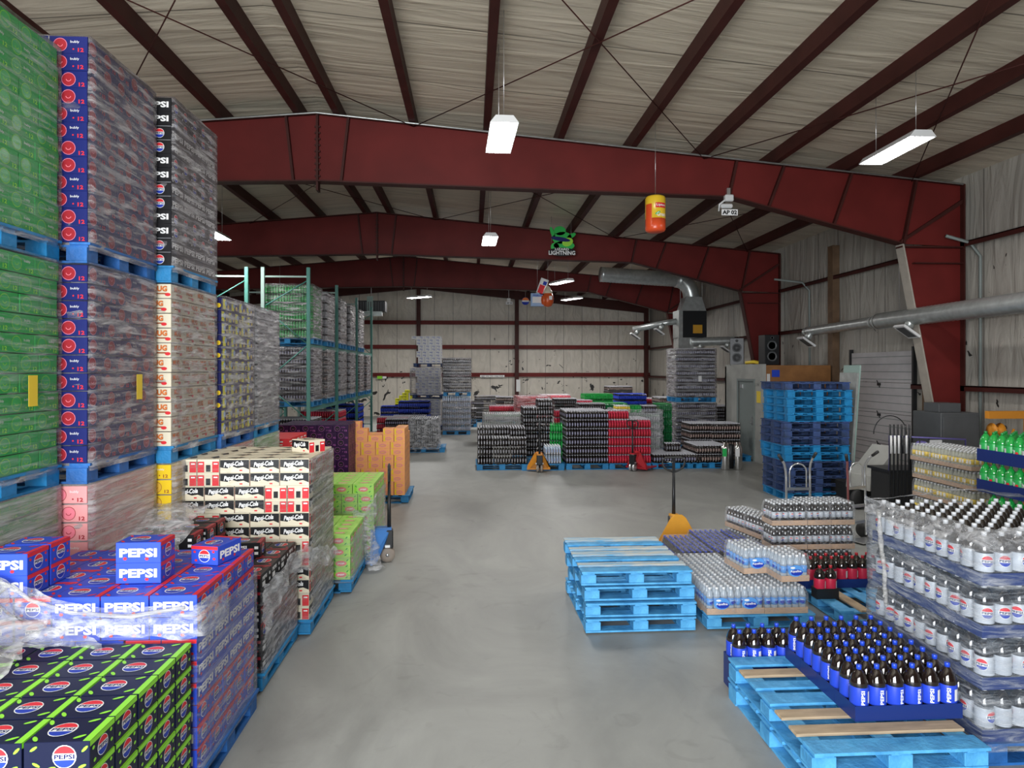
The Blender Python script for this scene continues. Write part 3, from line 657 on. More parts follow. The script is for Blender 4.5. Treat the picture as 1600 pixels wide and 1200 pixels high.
        def lf(put, k): put(text2d('MUG', .06), BROWN, .0, .02, .13, .05, .0006); put(text2d('MUG', .02), ORANGE, .0, .022, .122, .042, .0012); put(RECT, BROWN, .02, -.022, .09, .012); put(disc2d(8), RED, .07, -.03, .05, .03, .0005)
        put_all(d, 'FBRL', lf); 
    elif kind == 'starry':
        d.box(-CL/2, CL/2, -CD/2, CD/2, 0, CH, NAVY, bev=.002)
        def lf(put, k): put(RECT, YELLOW2, -.04, .0, .08, .10); put(disc2d(8), SKY, .0, .01, .06, .06, .0005); put(disc2d(8), YELLOW, .07, -.02, .05, .05, .0005)
        put_all(d, 'FBRL', lf)
    elif kind == 'pop_orange' or kind == 'pop_green':
        b, a = (PEACH, POPPINK) if kind == 'pop_orange' else (POPGREEN, POPPINK)
        d.box(-CL/2, CL/2, -CD/2, CD/2, 0, CH, b, bev=.002)
        def lf(put, k):
            put(RECT, YELLOW if kind == 'pop_orange' else LIME, (-.095 if k in 'FB' else -.07), 0, .03, CH*.8, .0002); put(disc2d(12), a, .0, -.005, .12, .06, .0005); put(text2d('poppi', .03), WHITE if kind == 'pop_green' else YELLOW, 0, -.005, .07, .026, .001)
            for (u, v) in ((-.09,.03),(.09,.03),(-.08,-.04),(.08,-.035)): put(disc2d(8), YELLOW if kind == 'pop_orange' else GREEN, u*(1 if k in 'FB' else .75), v, .03, .012, .0005, u*8)
        put_all(d, 'FBRLT', lf)
    else:
        d.box(-CL/2, CL/2, -CD/2, CD/2, 0, CH, {'red': RED, 'grey': GREYP, 'white': LWHITE, 'orange': ORANGE, 'byellow': YELLOW2, 'violet': LPUR, 'brown': BROWN}[kind], bev=.002)
        c = {'red': WHITE, 'grey': BLACK, 'white': BLUE, 'orange': YELLOW, 'byellow': BLACK, 'violet': BLUE, 'brown': CREAM}[kind]
        put_all(d, 'FBRL', lambda put, k: (put(RECT, c, -.01, .02, .12, .018), put(RECT, c, .02, -.02, .05, .012)))
    return d.mesh(kind+'_carton')
CM = {}
def cmesh(kind):
    if kind not in CM: CM[kind] = carton_mesh(kind)
    return CM[kind]
CNAME = {'navy': 'navy_sparkling_water_carton', 'green': 'green_sparkling_water_carton', 'pink': 'pink_sparkling_water_carton', 'yellow': 'yellow_sparkling_water_carton', 'purple': 'purple_sparkling_water_carton',
 'black': 'black_cola_carton', 'blackcherry': 'black_cherry_cola_carton', 'bluecherry': 'blue_cherry_cola_carton', 'lime': 'lime_cola_carton', 'script': 'script_cola_carton', 'mug': 'root_beer_carton', 'starry': 'lemon_soda_carton',
 'pop_orange': 'orange_soda_carton', 'pop_green': 'green_soda_carton', 'red': 'red_soda_carton', 'grey': 'grey_soda_carton', 'white': 'white_water_carton', 'orange': 'bright_orange_carton', 'byellow': 'yellow_soda_carton', 'violet': 'violet_soda_carton', 'brown': 'brown_soda_carton'}
def carton(kind, x, y, z, rz, label, group=None):
    return tag(link(CNAME[kind], cmesh(kind), None, (x, y, z), rz), label, 'carton', group)
def layer_cells(pat):
    """cells of one layer, 1.22 wide (x: -1.2..0) and 1.02 deep (y: 0..1.0): (x, y, rz, column, row, ncols, nrows)"""
    c = []
    xs = -1.19
    blocks = (('s', 3), ('e', 2)) if pat == 0 else (('e', 2), ('s', 3))
    col = 0
    for b, n in blocks:
        for i in range(n):
            if b == 's':
                for r in range(5): c.append((xs+CL/2, .1+r*.2, 0, col, r, 5))
                xs += .264
            else:
                for r in range(4): c.append((xs+CD/2, .135+r*.25, -PI/2, col, r, 4))
                xs += .199
            col += 1
    return c
def carton_load(kind, x1, y0, z0, layers, look, where, front=5, side=True, top=True, left=False, skip=None, pats=(0,0,1,1), rz=0.0, h=CH, jit=.002, base=0, grp=None):
    """the outer cartons of one pallet load; x1 is the aisle-side face, y0 the face towards the doorway"""
    R = Matrix.Rotation(rz, 4, 'Z')
    for k in range(base, layers):
        pat = pats[k % len(pats)]
        for (x, y, a, col, row, nr) in layer_cells(pat):
            isf = row == 0 and col >= 5-front; iss = side and col == 4; ist = top and k == layers-1; isl = left and col == 0
            if not (isf or iss or ist or isl): continue
            if skip and skip(k, col, row, nr): continue
            if col == 4 and row == 0: pos = 'at the near corner'
            elif row == 0: pos = '%s across the front' % ordinal(5-col)
            elif col == 4: pos = '%s along the side' % ordinal(row+1)
            else: pos = '%s row, %s across' % (ordinal(row+1), ordinal(5-col))
            lb = '%s, %s, layer %s, %s' % (look, where, ordinal(k+1), pos)
            p = R @ Vector((x+random.uniform(-jit,jit), y+random.uniform(-jit,jit), 0))
            carton(kind, x1+p.x, y0+p.y, z0+(k)*h, a+rz, lb, grp or where)
def wrap(x0, x1, y0, y1, z0, z1, label, m=None, rz=0.0, seed=0, amp=.012, name='stretch_wrap', open_top=True, sides='FRBL'):
    """stretch film round a load: a loop of wrinkled film a little outside it, turned in at the top"""
    m = m or FILM
    mb = MB(); nz = max(8, int((z1-z0)/.05)); per = []
    cx, cy = (x0+x1)/2, (y0+y1)/2; hx, hy = (x1-x0)/2+.012, (y1-y0)/2+.012
    nx, ny = max(6, int(hx*2/.07)), max(6, int(hy*2/.07))
    for i in range(nx): per.append((-hx+2*hx*i/nx, -hy, 0, -1))
    for i in range(ny): per.append((hx, -hy+2*hy*i/ny, 1, 0))
    for i in range(nx): per.append((hx-2*hx*i/nx, hy, 0, 1))
    for i in range(ny): per.append((-hx, hy-2*hy*i/ny, -1, 0))
    n = len(per); vs = []; fs = []
    for j in range(nz+1):
        z = (z1-z0)*j/nz
        for (px, py, nx_, ny_) in per:
            q = noise.noise(Vector((px*3+seed, py*3, z*16)))*amp+noise.noise(Vector((px*9, py*9+seed, z*30)))*amp*.5
            q += amp*.6
            vs.append((px+nx_*q, py+ny_*q, z))
    for j in range(nz):
        for i in range(n): k = (i+1) % n; fs.append((j*n+i, j*n+k, (j+1)*n+k, (j+1)*n+i))
    if open_top:
        o = len(vs)
        for i, (px, py, a, b) in enumerate(per):
            s = .90+.06*noise.noise(Vector((px*6, py*6, seed))); vs.append((px*s, py*s, z1-z0+.012+.02*noise.noise(Vector((px*9, py*9, seed+3)))))
        for i in range(n): k = (i+1) % n; fs.append((nz*n+i, nz*n+k, o+k, o+i))
    mb.add(vs, fs, m, True)
    return tag(mb.build(name, None, (cx, cy, z0), rz), label, 'plastic wrap')
def sheet(rows, label, m=None, nu=14, nv=10, amp=.03, freq=5.0, seed=0.0, name='plastic_film_sheet', cat='plastic wrap'):
    """crumpled film draped through a grid of points"""
    m = m or FILM2; R = len(rows); C = len(rows[0])
    def cr(a, b, c, d, t):
        return 0.5*((2*b)+(-a+c)*t+(2*a-5*b+4*c-d)*t*t+(-a+3*b-3*c+d)*t**3)
    def S(i, j): return Vector(rows[min(max(i,0),R-1)][min(max(j,0),C-1)])
    NU, NV = (C-1)*nu, (R-1)*nv; vs = []; fs = []
    for v in range(NV+1):
        fv = v/nv; i = min(int(fv), R-2); tv = fv-i
        for u in range(NU+1):
            fu = u/nu; j = min(int(fu), C-2); tu = fu-j
            col = [cr(S(i+k,j-1), S(i+k,j), S(i+k,j+1), S(i+k,j+2), tu) for k in (-1,0,1,2)]
            p = cr(*col, tv)
            q = p*freq+Vector((seed,0,0))
            d = noise.noise_vector(q)*amp+noise.noise_vector(q*2.7)*amp*.5
            vs.append(p+d)
    for v in range(NV):
        for u in range(NU): a = v*(NU+1)+u; fs.append((a, a+1, a+NU+2, a+NU+1))
    mb = MB(); mb.add(vs, fs, m, True); return tag(mb.build(name), label, cat)

# ---- stacks along the left: building-aligned, stepping out towards the aisle
Z1, Z2, Z3 = 0.0, 1.60, 3.15
LY = [3.88, 4.93, 5.99, 7.06, 8.12]          # near faces
LX = [XY(103, 4.90), XY(137, 4.93), XY(268, 5.99), XY(346, 7.06), XY(397, 8.12)]   # aisle faces
LX[0] = -2.86
def lpal(i, z, paint, lb): pallet(LX[i]-.61, LY[i]+.50, z, lb, PI/2, paint)
cols = [
 (0, Z1, 11, 'green', 'green carton', 'floor load below the green wrapped stack', FILMC, 'pale green'),
 (0, Z2, 11, 'green', 'green carton', 'middle load at the photo edge', FILMG, 'green'),
 (0, Z3, 11, 'green', 'dark green carton', 'top load at the photo edge', FILMG, 'upper green'),
 (1, Z1, 11, 'pink', 'pink carton', 'floor load under the navy cartons', FILMC, 'pink'),
 (1, Z2, 11, 'navy', 'navy carton', 'middle load over the pink cartons', FILM, 'navy'),
 (1, Z3, 12, 'navy', 'navy carton', 'topmost of the navy loads', FILM, 'topmost navy'),
 (2, Z1, 11, 'yellow', 'yellow carton', 'floor load under root beer', FILMC, 'yellow'),
 (2, Z2, 11, 'mug', 'cream root beer carton', 'middle load', FILM, 'root beer'),
 (2, Z3, 12, 'black', 'black cola carton', 'top load over root beer', FILM, 'topmost black cola'),
 (3, Z1, 11, 'red', 'red carton', 'floor load under lemon soda', FILMC, 'red'),
 (3, Z2, 11, 'starry', 'navy yellow carton', 'middle load behind root beer', FILM, 'navy and yellow'),
 (4, Z1, 11, 'green', 'green carton', 'fifth floor load', FILMC, 'farther green'),
 (4, Z2, 11, 'grey', 'grey carton', 'last high load before the racks', FILM, 'grey'),
]
PCOL = {Z1: BLUP2, Z2: BLUP4, Z3: BLUP4}
for (i, z, n, kind, look, where, fm, wl) in cols:
    hh = CH if z != Z1 else (Z2-PH)/11.0
    lpal(i, z, BLUP4 if (i+int(z)) % 2 else BLUP2, 'blue pallet under the %s carton load, %s tier' % (wl, 'floor' if z == 0 else 'second' if z < 2 else 'third'))
    hh = (Z2-Z1-PH-.005)/n if z == Z1 else ((Z3-Z2-PH-.005)/n if z == Z2 else CH)
    f = 3 if i in (0, 1) else 2
    carton_load(kind, LX[i], LY[i], z+PH, n, look, where, front=f, side=True, top=False, h=hh, pats=(0,0,1,1) if z != Z2 else (1,1,0,0), base=(0 if z else (3 if i < 3 else 5)))
    wrap(LX[i]-1.2, LX[i], LY[i]+.03, LY[i]+1.0, z+.09, z+PH+n*hh+.01, 'clear stretch wrap round the %s carton load, %s tier' % (wl, 'floor' if z == 0 else 'second' if z < 2 else 'third'), fm, seed=i*3+z, open_top=(z >= Z2))
    if (i, z) in ((0, Z2), (1, Z2)):
        yy = LY[i]+.68; mb = MB(); mb.box(LX[i]+.030, LX[i]+.032, yy-.045, yy+.045, z+PH+.42, z+PH+.62, LYEL)
        tag(mb.build('paper_label'), 'yellow paper label stuck on the %s wrapped load' % wl, 'label')

# ---- aisle-side floor stacks
# S3 script cola
S3x, S3y = -1.46, 6.22; pallet(S3x-.6, S3y+.5, 0, 'blue pallet under the cream and black script cola cartons', PI/2, BLUP4, detail=True)
carton_load('script', S3x, S3y, PH, 12, 'cream-black script cola carton', 'big stack', front=5, pats=(0,0,1,1), h=.1212, jit=.0012)
wrap(S3x-1.2, S3x, S3y+.02, S3y+1.0, .10, PH+12*.1212-.02, 'hazy stretch wrap round the script cola stack', film('thin_film', .05, .25, .95, col=(.27,.27,.28)), seed=5, amp=.006)
px, py = XY(482, S3y+.55), S3y+.55
carton('script', px, py, PH+12*.1212, -PI/2+.9, 'single loose script cola carton lying on top of the script cola stack')
# S2 black cherry cola
S2x, S2y = -1.56, 5.14; pallet(S2x-.6, S2y+.5, 0, 'blue pallet under the black cherry cola cartons', PI/2, BLUP4, detail=True)
carton_load('blackcherry', S2x, S2y, PH, 6, 'black cherry cola carton', 'low stack', front=5, h=.1205)
for i, (fx, fy, lv, a) in enumerate(((-.72,.62,0,0),(-.72,.62,1,0),(-.98,.62,0,0),(-.98,.62,1,0),(-.72,.84,0,0),(-.72,.84,1,0),(-.98,.84,0,0),(-.98,.84,1,0),(-.99,.40,0,0),(-.72,.40,0,0),(-.74,.40,1,0),(-.99,.40,1,0),(-.3,.60,0,0.06))):
    lb = 'loose black cherry cola carton on the low stack, %s' % ('alone at the aisle side' if i == 12 else '%s of the heap, %s level' % (ordinal(i//2+1 if i < 8 else 5+(i-8) % 2), ('upper' if lv else 'lower')))
    carton('blackcherry', S2x+fx, S2y+fy, PH+6*.1205+lv*CH, a, lb, 'black cartons heaped on the low stack')
wrap(S2x-1.2, S2x, S2y+.02, S2y+1.0, .10, PH+6*.1205-.09, 'grey hazy stretch wrap round the low black cherry cola stack', film('haze_film', .06, .35, .9, col=(.30,.29,.30)), seed=9, amp=.008, open_top=False)
# S1 blue cherry cola
S1x, S1y = XY(309, 3.9), 3.9; S1t = PH+8*.1245; pallet(S1x-.6, S1y+.5, 0, 'blue pallet under the blue cherry cola cartons', PI/2, BLUP2)
carton_load('bluecherry', S1x, S1y, PH, 8, 'blue cherry cola carton', 'near stack', front=5, pats=(1,1,1,0,0,0,1,1), h=.1245)
j = 0
for (fx, fy, lv, a) in ((-.16,.30,0,0), (-.16,.30,1,0),):
    carton('bluecherry', S1x-.42+fx+.15, S1y+fy+.02, S1t+lv*CH, a, 'blue cherry cola carton of the loose pair on the near stack, %s one' % ('upper' if lv else 'lower'), 'loose blue cartons')
carton('bluecherry', S1x-.16, S1y+.72, S1t, PI/2-.25, 'loose blue cherry cola carton lying askew behind the loose pair', 'loose blue cartons')
for q, (fx, fy, lv) in enumerate(((-1.05,.1,0), (-1.05,.1,1), (-1.05,.31,0), (-1.05,.31,1), (-1.32,.1,0), (-1.32,.1,1))):
    carton('bluecherry', S1x+fx, S1y+fy, S1t+lv*CH, 0, 'loose blue cherry cola carton at the photo edge, %s, %s level' % (['front','behind','outermost'][q//2], 'upper' if lv else 'lower'), 'blue cartons at the photo edge')
# S0 lime cola
S0x, S0y = XY(303, 3.86), 2.84; pallet(S0x-.6, S0y+.5, 0, 'blue pallet under the lime cola cartons nearest the camera', PI/2, BLUP2)
carton_load('lime', S0x, S0y, PH, 6, 'dark lime cola carton', 'nearest low stack', front=5, h=.1262, pats=(1,))
wrap(S1x-1.2, S1x, S1y+.02, S1y+1.0, .10, S1t-.16, 'light hazy stretch wrap round the blue cherry cola stack', film('light_haze_film', .06, .35, .45, col=(.45,.45,.55)), seed=11, amp=.008, open_top=False)
# drapes of film over the near stacks
z = S1t
sheet([[(S1x-1.25,S1y-.03,z+.20),(S1x-.95,S1y-.05,z+.10),(S1x-.62,S1y-.05,z-.02),(S1x-.3,S1y-.05,z-.05),(S1x+.02,S1y-.04,z-.03),(S1x+.05,S1y+.3,z-.02)],
       [(S1x-1.25,S1y-.06,z+.02),(S1x-.95,S1y-.07,z-.02),(S1x-.62,S1y-.07,z-.10),(S1x-.3,S1y-.07,z-.13),(S1x+.03,S1y-.05,z-.12),(S1x+.06,S1y+.3,z-.12)],
       [(S1x-1.25,S1y-.08,z-.2),(S1x-.95,S1y-.08,z-.14),(S1x-.62,S1y-.08,z-.18),(S1x-.3,S1y-.08,z-.2),(S1x+.04,S1y-.05,z-.22),(S1x+.06,S1y+.3,z-.22)]],
      'torn band of clear film stretched across the blue cherry cola stack', FILM2, 12, 8, .02, 7, 1.0)
def rope(pts, r, label, m, seed):
    mb = MB(); P_ = [Vector(p) for p in pts]; out = []
    for i in range(len(P_)-1):
        for k in range(7): out.append(P_[i].lerp(P_[i+1], k/7)+noise.noise_vector(Vector((i+k/7., seed, 0))*2)*.012)
    mb.tube(out, r, m, 7, radii=[r*(.7+.6*abs(noise.noise(Vector((i*.4, seed, 2))))) for i in range(len(out))]); return tag(mb.build('twisted_film_strand'), label, 'plastic wrap')
rope([(S1x-1.05,S1y-.06,z+.14),(S1x-.85,S1y-.09,z+.02),(S1x-.62,S1y-.11,z-.05),(S1x-.3,S1y-.10,z-.08),(S1x,S1y-.06,z-.05)], .013, 'white twisted strand of film across the blue cherry cola stack', FILMC, 3.1)
L3 = S0x-.86
sheet([[(L3-.6,3.92,1.42),(L3-.3,3.86,1.30),(L3-.12,3.86,1.22),(L3+.03,3.86,1.05)],
       [(L3-.6,3.7,1.30),(L3-.3,3.66,1.26),(L3-.12,3.62,1.14),(L3+.05,3.6,.98)],
       [(L3-.6,3.45,1.20),(L3-.3,3.4,1.12),(L3-.1,3.36,1.05),(L3+.12,3.32,.92)],
       [(L3-.6,3.2,1.0),(L3-.3,3.15,1.0),(L3-.1,3.1,.96),(L3+.2,3.1,.90)],
       [(L3-.6,2.95,.92),(L3-.3,2.9,.92),(L3-.1,2.88,.9),(L3+.1,2.9,.89)]],
      'crumpled heap of clear film lying on the lime cola cartons', FILMC, 12, 10, .10, 4.5, 4.0)
sheet([[(S1x-.9,S1y-.06,z-.1),(S1x-.7,S1y-.08,z-.14),(S1x-.45,S1y-.1,z-.22)],[(S1x-.95,S1y-.2,z-.17),(S1x-.75,S1y-.2,z-.19),(S1x-.42,S1y-.16,z-.23)]], 'thin film stretched from the blue cartons towards the lime cartons', FILM2, 12, 8, .03, 6, 8.0)
z2 = PH+6*.1205
sheet([[(S2x+.03,S2y-.05,z2-.03),(S2x+.05,S2y+.35,z2-.08),(S2x+.04,S2y+.8,z2-.02),(S2x+.14,S2y+1.15,z2-.08),(S2x+.16,S2y+1.9,z2-.28)],
       [(S2x+.05,S2y-.07,z2-.20),(S2x+.06,S2y+.35,z2-.20),(S2x+.06,S2y+.8,z2-.14),(S2x+.16,S2y+1.2,z2-.2),(S2x+.18,S2y+1.9,z2-.34)],
       [(S2x+.05,S2y-.07,z2-.42),(S2x+.05,S2y+.3,z2-.30),(S2x+.05,S2y+.8,z2-.22),(S2x+.16,S2y+1.25,z2-.28),(S2x+.18,S2y+1.9,z2-.36)]],
      'loose torn film trailing along the black and script cola stacks', FILM2, 10, 8, .05, 7, 12.0)
sheet([[(S2x-1.2,S2y-.1,z2+.1),(S2x-.8,S2y-.15,z2+.05),(S2x-.6,S2y-.1,z2+.12)],[(S2x-1.2,S2y+.6,z2+.34),(S2x-.95,S2y+.55,z2+.36),(S2x-.7,S2y+.5,z2+.30)],[(S2x-1.2,S2y+1.0,z2+.36),(S2x-.95,S2y+.95,z2+.38),(S2x-.7,S2y+.9,z2+.34)]],
      'loose film lying over the heaped black cherry cartons', FILM2, 10, 10, .05, 5, 15.0)
# S4 green soda, opened
S4x, S4y = XY(548, 7.38), 7.38; pallet(S4x-.6, S4y+.5, 0, 'blue pallet under the opened green soda cartons', PI/2, BLUP4, detail=True)
carton_load('pop_green', S4x, S4y, PH, 4, 'green soda carton', 'opened low stack', front=3)
wrap(S4x-1.2, S4x, S4y+.02, S4y+1.0, .10, PH+4*CH-.03, 'cloudy film round the opened green soda stack', film('haze_film_b', .08, .4, .5, col=(.65,.68,.62)), seed=21, open_top=False)
S5x, S5y = XY(585, 8.5), 8.48; pallet(S5x-.6, S5y+.5, 0, 'blue pallet under the taller green soda cartons', PI/2, BLUP4)
carton_load('pop_green', S5x, S5y, PH, 7, 'green soda carton', 'taller stack behind', front=3)
wrap(S5x-1.2, S5x, S5y+.02, S5y+1.0, .10, PH+6*CH, 'cloudy film round the taller green soda stack', film('haze_film_c', .08, .4, .5, col=(.65,.68,.62)), seed=23, open_top=False)
sheet([[(S4x-.15,S4y+.9,.72),(S4x+.03,S4y+.85,.70),(S4x+.10,S4y+1.1,.86)],[(S4x-.1,S4y+.86,.5),(S4x+.05,S4y+.8,.45),(S4x+.12,S4y+1.0,.5)],[(S4x,S4y+.8,.25),(S4x+.08,S4y+.75,.2),(S4x+.16,S4y+.95,.2)],[(S4x+.05,S4y+.78,.04),(S4x+.12,S4y+.7,.03),(S4x+.26,S4y+.8,.02)]],
      'torn white film hanging down between the two green soda stacks', FILM2, 10, 8, .04, 8, 30.0)
# behind: purple and orange
Px, Py = XY(545, 11.6), 11.6; pallet(Px-.6, Py+.5, 0, 'pallet under the purple sparkling water cartons', PI/2, BLUP2)
carton_load('purple', Px, Py, PH, 11, 'purple carton', 'stack beside the orange cartons', front=4)
Ox, Oy = XY(633, 12.3), 12.3; pallet(Ox-.55, Oy+.5, 0, 'bright blue pallet under the orange soda cartons', PI/2, BLUP4, detail=True)
def osk(k, col, row, nr): return (k == 9 and (col, row) not in ((1,0),(1,1),(2,1),(3,1),(4,1),(2,2),(4,2),(3,2),(3,0),(4,0)) ) or (k == 10 and (col, row) not in ((1,0),(2,2),(3,2)))
carton_load('pop_orange', Ox, Oy, PH, 11, 'orange soda carton', 'bright stack', front=5, top=False, skip=osk, pats=(0,0,1,1), h=.1205, side=True)
for q, (c, r) in enumerate(((1,1),(2,1),(3,1),(0,1),(0,2),(1,2),(2,2),(3,2))):
    carton('pop_orange', Ox-1.19+c*.264+CL/2, Oy+.1+r*.2, PH+8*.1205, 0, 'orange soda carton in the eighth-layer top, %s behind the front row' % ordinal(q+1), 'bright stack')
for (kind, px0, Y, n, look, wh, zz) in (('orange', 470, 10.6, 9, 'bright orange carton', 'floor load under the racks', 0), ('red', 452, 9.3, 11, 'red carton', 'floor load behind the farther green', 0)):
    x = XY(px0, Y); pallet(x-.6, Y+.5, zz, 'pallet under the %s load' % look, PI/2, BLUP2); carton_load(kind, x, Y, zz+PH, n, look, wh, front=2, top=True, base=5)

# ---------------------------------------------------------------- bottles
def small_profile(r, h):
    return [(r*.8,0),(r,.006),(r,.02),(r*.97,h*.30),(r,h*.32)], [(r*1.0,h*.32),(r*1.0,h*.60)], [(r,h*.60),(r*.98,h*.68),(r*.75,h*.80),(r*.42,h*.90),(r*.36,h*.93)], [(r*.44,h*.915),(r*.44,h*.995),(r*.40,h)]
def bottle_mesh(name, body, label, cap, r=.031, h=.235, seg=12, art=None):
    mb = MB(); a, b, c, d = small_profile(r, h)
    mb.lathe(a, body, seg); mb.lathe([(p[0]*1.01, p[1]) for p in b], label, seg); mb.lathe(c, body, seg); mb.lathe(d, cap, max(8, seg-4))
    if art:
        for k in range(2):
            put = cyl_put(mb, r*1.012, h*.46, -PI/2+k*PI); art(put)
    return mb.mesh(name)
BK = {}
def bk(kind):
    if kind in BK: return BK[kind]
    spec = {
     'water': (PET, LWAT, CAPW, .032, .235, lambda p: (p(disc2d(8), BLUE, 0, -.008, .05, .03, .0005), p(text2d('Aquafina', .01), WHITE, 0, .012, .045, .012, .001))),
     'diet': (COLA, LSIL, CAPW, .031, .24, lambda p: globe(p, 0, 0, .034, NAVY, 0, False)),
     'violet': (COLA, LBLUE, CAPB, .031, .215, lambda p: p(text2d('PEPSI', .03), WHITE, 0, 0, .05, .014, .0005)),
     'yellow': (PETG, LYEL, CAPW, .031, .235, lambda p: p(RECT, WHITE, .02, 0, .025, .05, .0004)),
     'clear': (PETG, LWHITE, CAPW, .031, .235, None)}[kind]
    body, lab, cap, r, h, art = spec
    BK[kind] = (bottle_mesh('bottle', body, lab, cap, r, h, 12, art), r, h); return BK[kind]
_tray = {}
def tray_mesh(w, d, hh, m):
    k = (w, d, hh, m.name)
    if k not in _tray:
        mb = MB(); t = .003
        mb.box(-w/2, w/2, -d/2, d/2, 0, t, m); mb.box(-w/2, w/2, -d/2, -d/2+t, t, hh, m); mb.box(-w/2, w/2, d/2-t, d/2, t, hh, m)
        mb.box(-w/2, -w/2+t, -d/2+t, d/2-t, t, hh, m); mb.box(w/2-t, w/2, -d/2+t, d/2-t, t, hh, m); _tray[k] = mb.mesh('tray')
    return _tray[k]
_shr = {}
def shrink_mesh(w, d, h, art=False):
    k = (w, d, h, art)
    if k not in _shr:
        mb = MB(); mb.prism([(-w/2-.003,.01),(w/2+.003,.01),(w/2+.003,h*.72),(w/2-.03,h+.004),(-w/2+.03,h+.004),(-w/2-.003,h*.72)], 'y', -d/2-.003, d/2+.003, SHR)
        if art:
            for s_ in (-1, 1):
                for (g_, m_, a_, b_, e_, f_, q_) in ((disc2d(14), LWAT, 0, .10, .15, .11, 0), (disc2d(10), BLUE, .01, .085, .12, .06, .0008), (disc2d(8), WHITE, -.03, .13, .05, .02, .0016), (text2d('Aquafina', .02), WHITE, 0, .095, .11, .028, .002)):
                    mb.add([(s_*(w/2+.005+q_), s_*(a_+u*e_), b_+v*f_) for u, v in g_[0]], g_[1], m_)
        _shr[k] = mb.mesh('shrink_film')
    return _shr[k]
def pack(kind, x, y, z, rz, label, group, tray=True, filmed=True):
    me, r, h = bk(kind); pitch = r*2+.003; w, d = 6*pitch+.008, 4*pitch+.008
    nm = {'water': 'water_bottle_pack', 'diet': 'diet_cola_bottle_pack', 'violet': 'cola_bottle_pack', 'yellow': 'lemon_soda_bottle_pack', 'clear': 'lemon_soda_bottle_pack'}[kind]
    root = empty(nm, (x, y, z), rz); tag(root, label, 'bottle pack', group)
    if tray: link('tray', tray_mesh(w, d, .055, KRAFT), root)
    for i in range(6):
        for j in range(4): link('bottle', me, root, ((i-2.5)*pitch, (j-1.5)*pitch, .004), random.choice((0, 0, .5, -.4, 2.0)))
    if filmed: link('shrink_film', shrink_mesh(w, d, h+.004, kind == 'water'), root)
    return root
# water pallet
def pal(x, y, lb, rz=0.0, paint=None, worn=0, z=0.0, detail=False): return pallet(x, y, z, lb, rz, paint, worn, detail)
WX, WY = P(1112, 990)[0]-.02, 6.12
pal(WX+.51, WY+.61, 'blue pallet carrying the water bottle packs', 0, BLUP, 2, detail=True)
n = 0
for (dx, dy, a) in ((.14,.215,PI/2),(.405,.215,PI/2),(.75,.14,0),(.14,.625,PI/2),(.405,.625,PI/2),(.14,1.03,PI/2),(.405,1.03,PI/2),(.75,.41,0),(.75,.68,0)):
    n += 1; pack('water', WX+dx, WY+dy, PH, a, 'water bottle pack in the bottom layer, %s' % ['front, nearest the blue pallets','front middle','front, endmost with its long side out','second row, by the blue pallets','second row middle','back row, by the blue pallets','back row middle','second row, under the raised pack','third row, under the raised pack'][n-1], 'water packs on the water pallet')
pack('water', WX+.86, WY+.28, PH+.27, PI/2+.06, 'raised water bottle pack lying topmost at the front of the water pallet', 'raised water packs')
pack('water', WX+.60, WY+.55, PH+.27, PI/2+.10, 'raised water bottle pack behind the topmost front one', 'raised water packs')
# cola pallet behind the water
BX, BY = XY(1062, 7.5), 7.45
pal(BX+.61, BY+.51, 'blue pallet under the violet-capped cola packs and the yellow jack', PI/2, BLUP2)
n = 0
for j in range(4):
    for i in range(3):
        n += 1
        if (i, j) == (0, 3): continue
        pack('violet', BX+.2+i*.405, BY+.14+j*.265, PH, 0, 'blue-labelled cola bottle pack before the yellow jack, %s row, %s across' % (ordinal(j+1), ordinal(i+1)), 'cola packs before the yellow jack', tray=False)
# diet cola pallet
CX, CY = XY(1206, 7.3), 7.3
pal(CX+.61, CY+.51, 'blue pallet under the tall diet cola packs', PI/2, BLUP2)
for k in range(3):
    cells = [(.80,.14,0),(.53,.205,PI/2),(1.2-.12,.205,PI/2)] if k else [(.2,.14,0),(.61,.14,0),(1.02,.14,0)]
    cells = [(.205,.14,0),(.545,.205,PI/2),(.815,.205,PI/2)]
    for q, (dx, dy, a) in enumerate(cells):
        pack('diet', CX+dx, CY+dy, PH+k*.268, a, 'diet cola bottle pack in the tall stack, %s layer, %s' % (['bottom','middle','top'][k], ['first in front','second in front','third in front','first behind','second behind','third behind','last behind'][q]), 'diet cola packs in the tall stack')
for k in range(2):
    for q, (dx, dy) in enumerate(((.20,.63),(.12,1.03))):
        pack('diet', CX+dx-.02, CY+dy, PH+k*.268, PI/2+.2, 'diet cola bottle pack behind the tall stack, %s level, %s back' % (['lower','upper'][k], ordinal(q+1)), 'diet cola packs behind the tall stack')

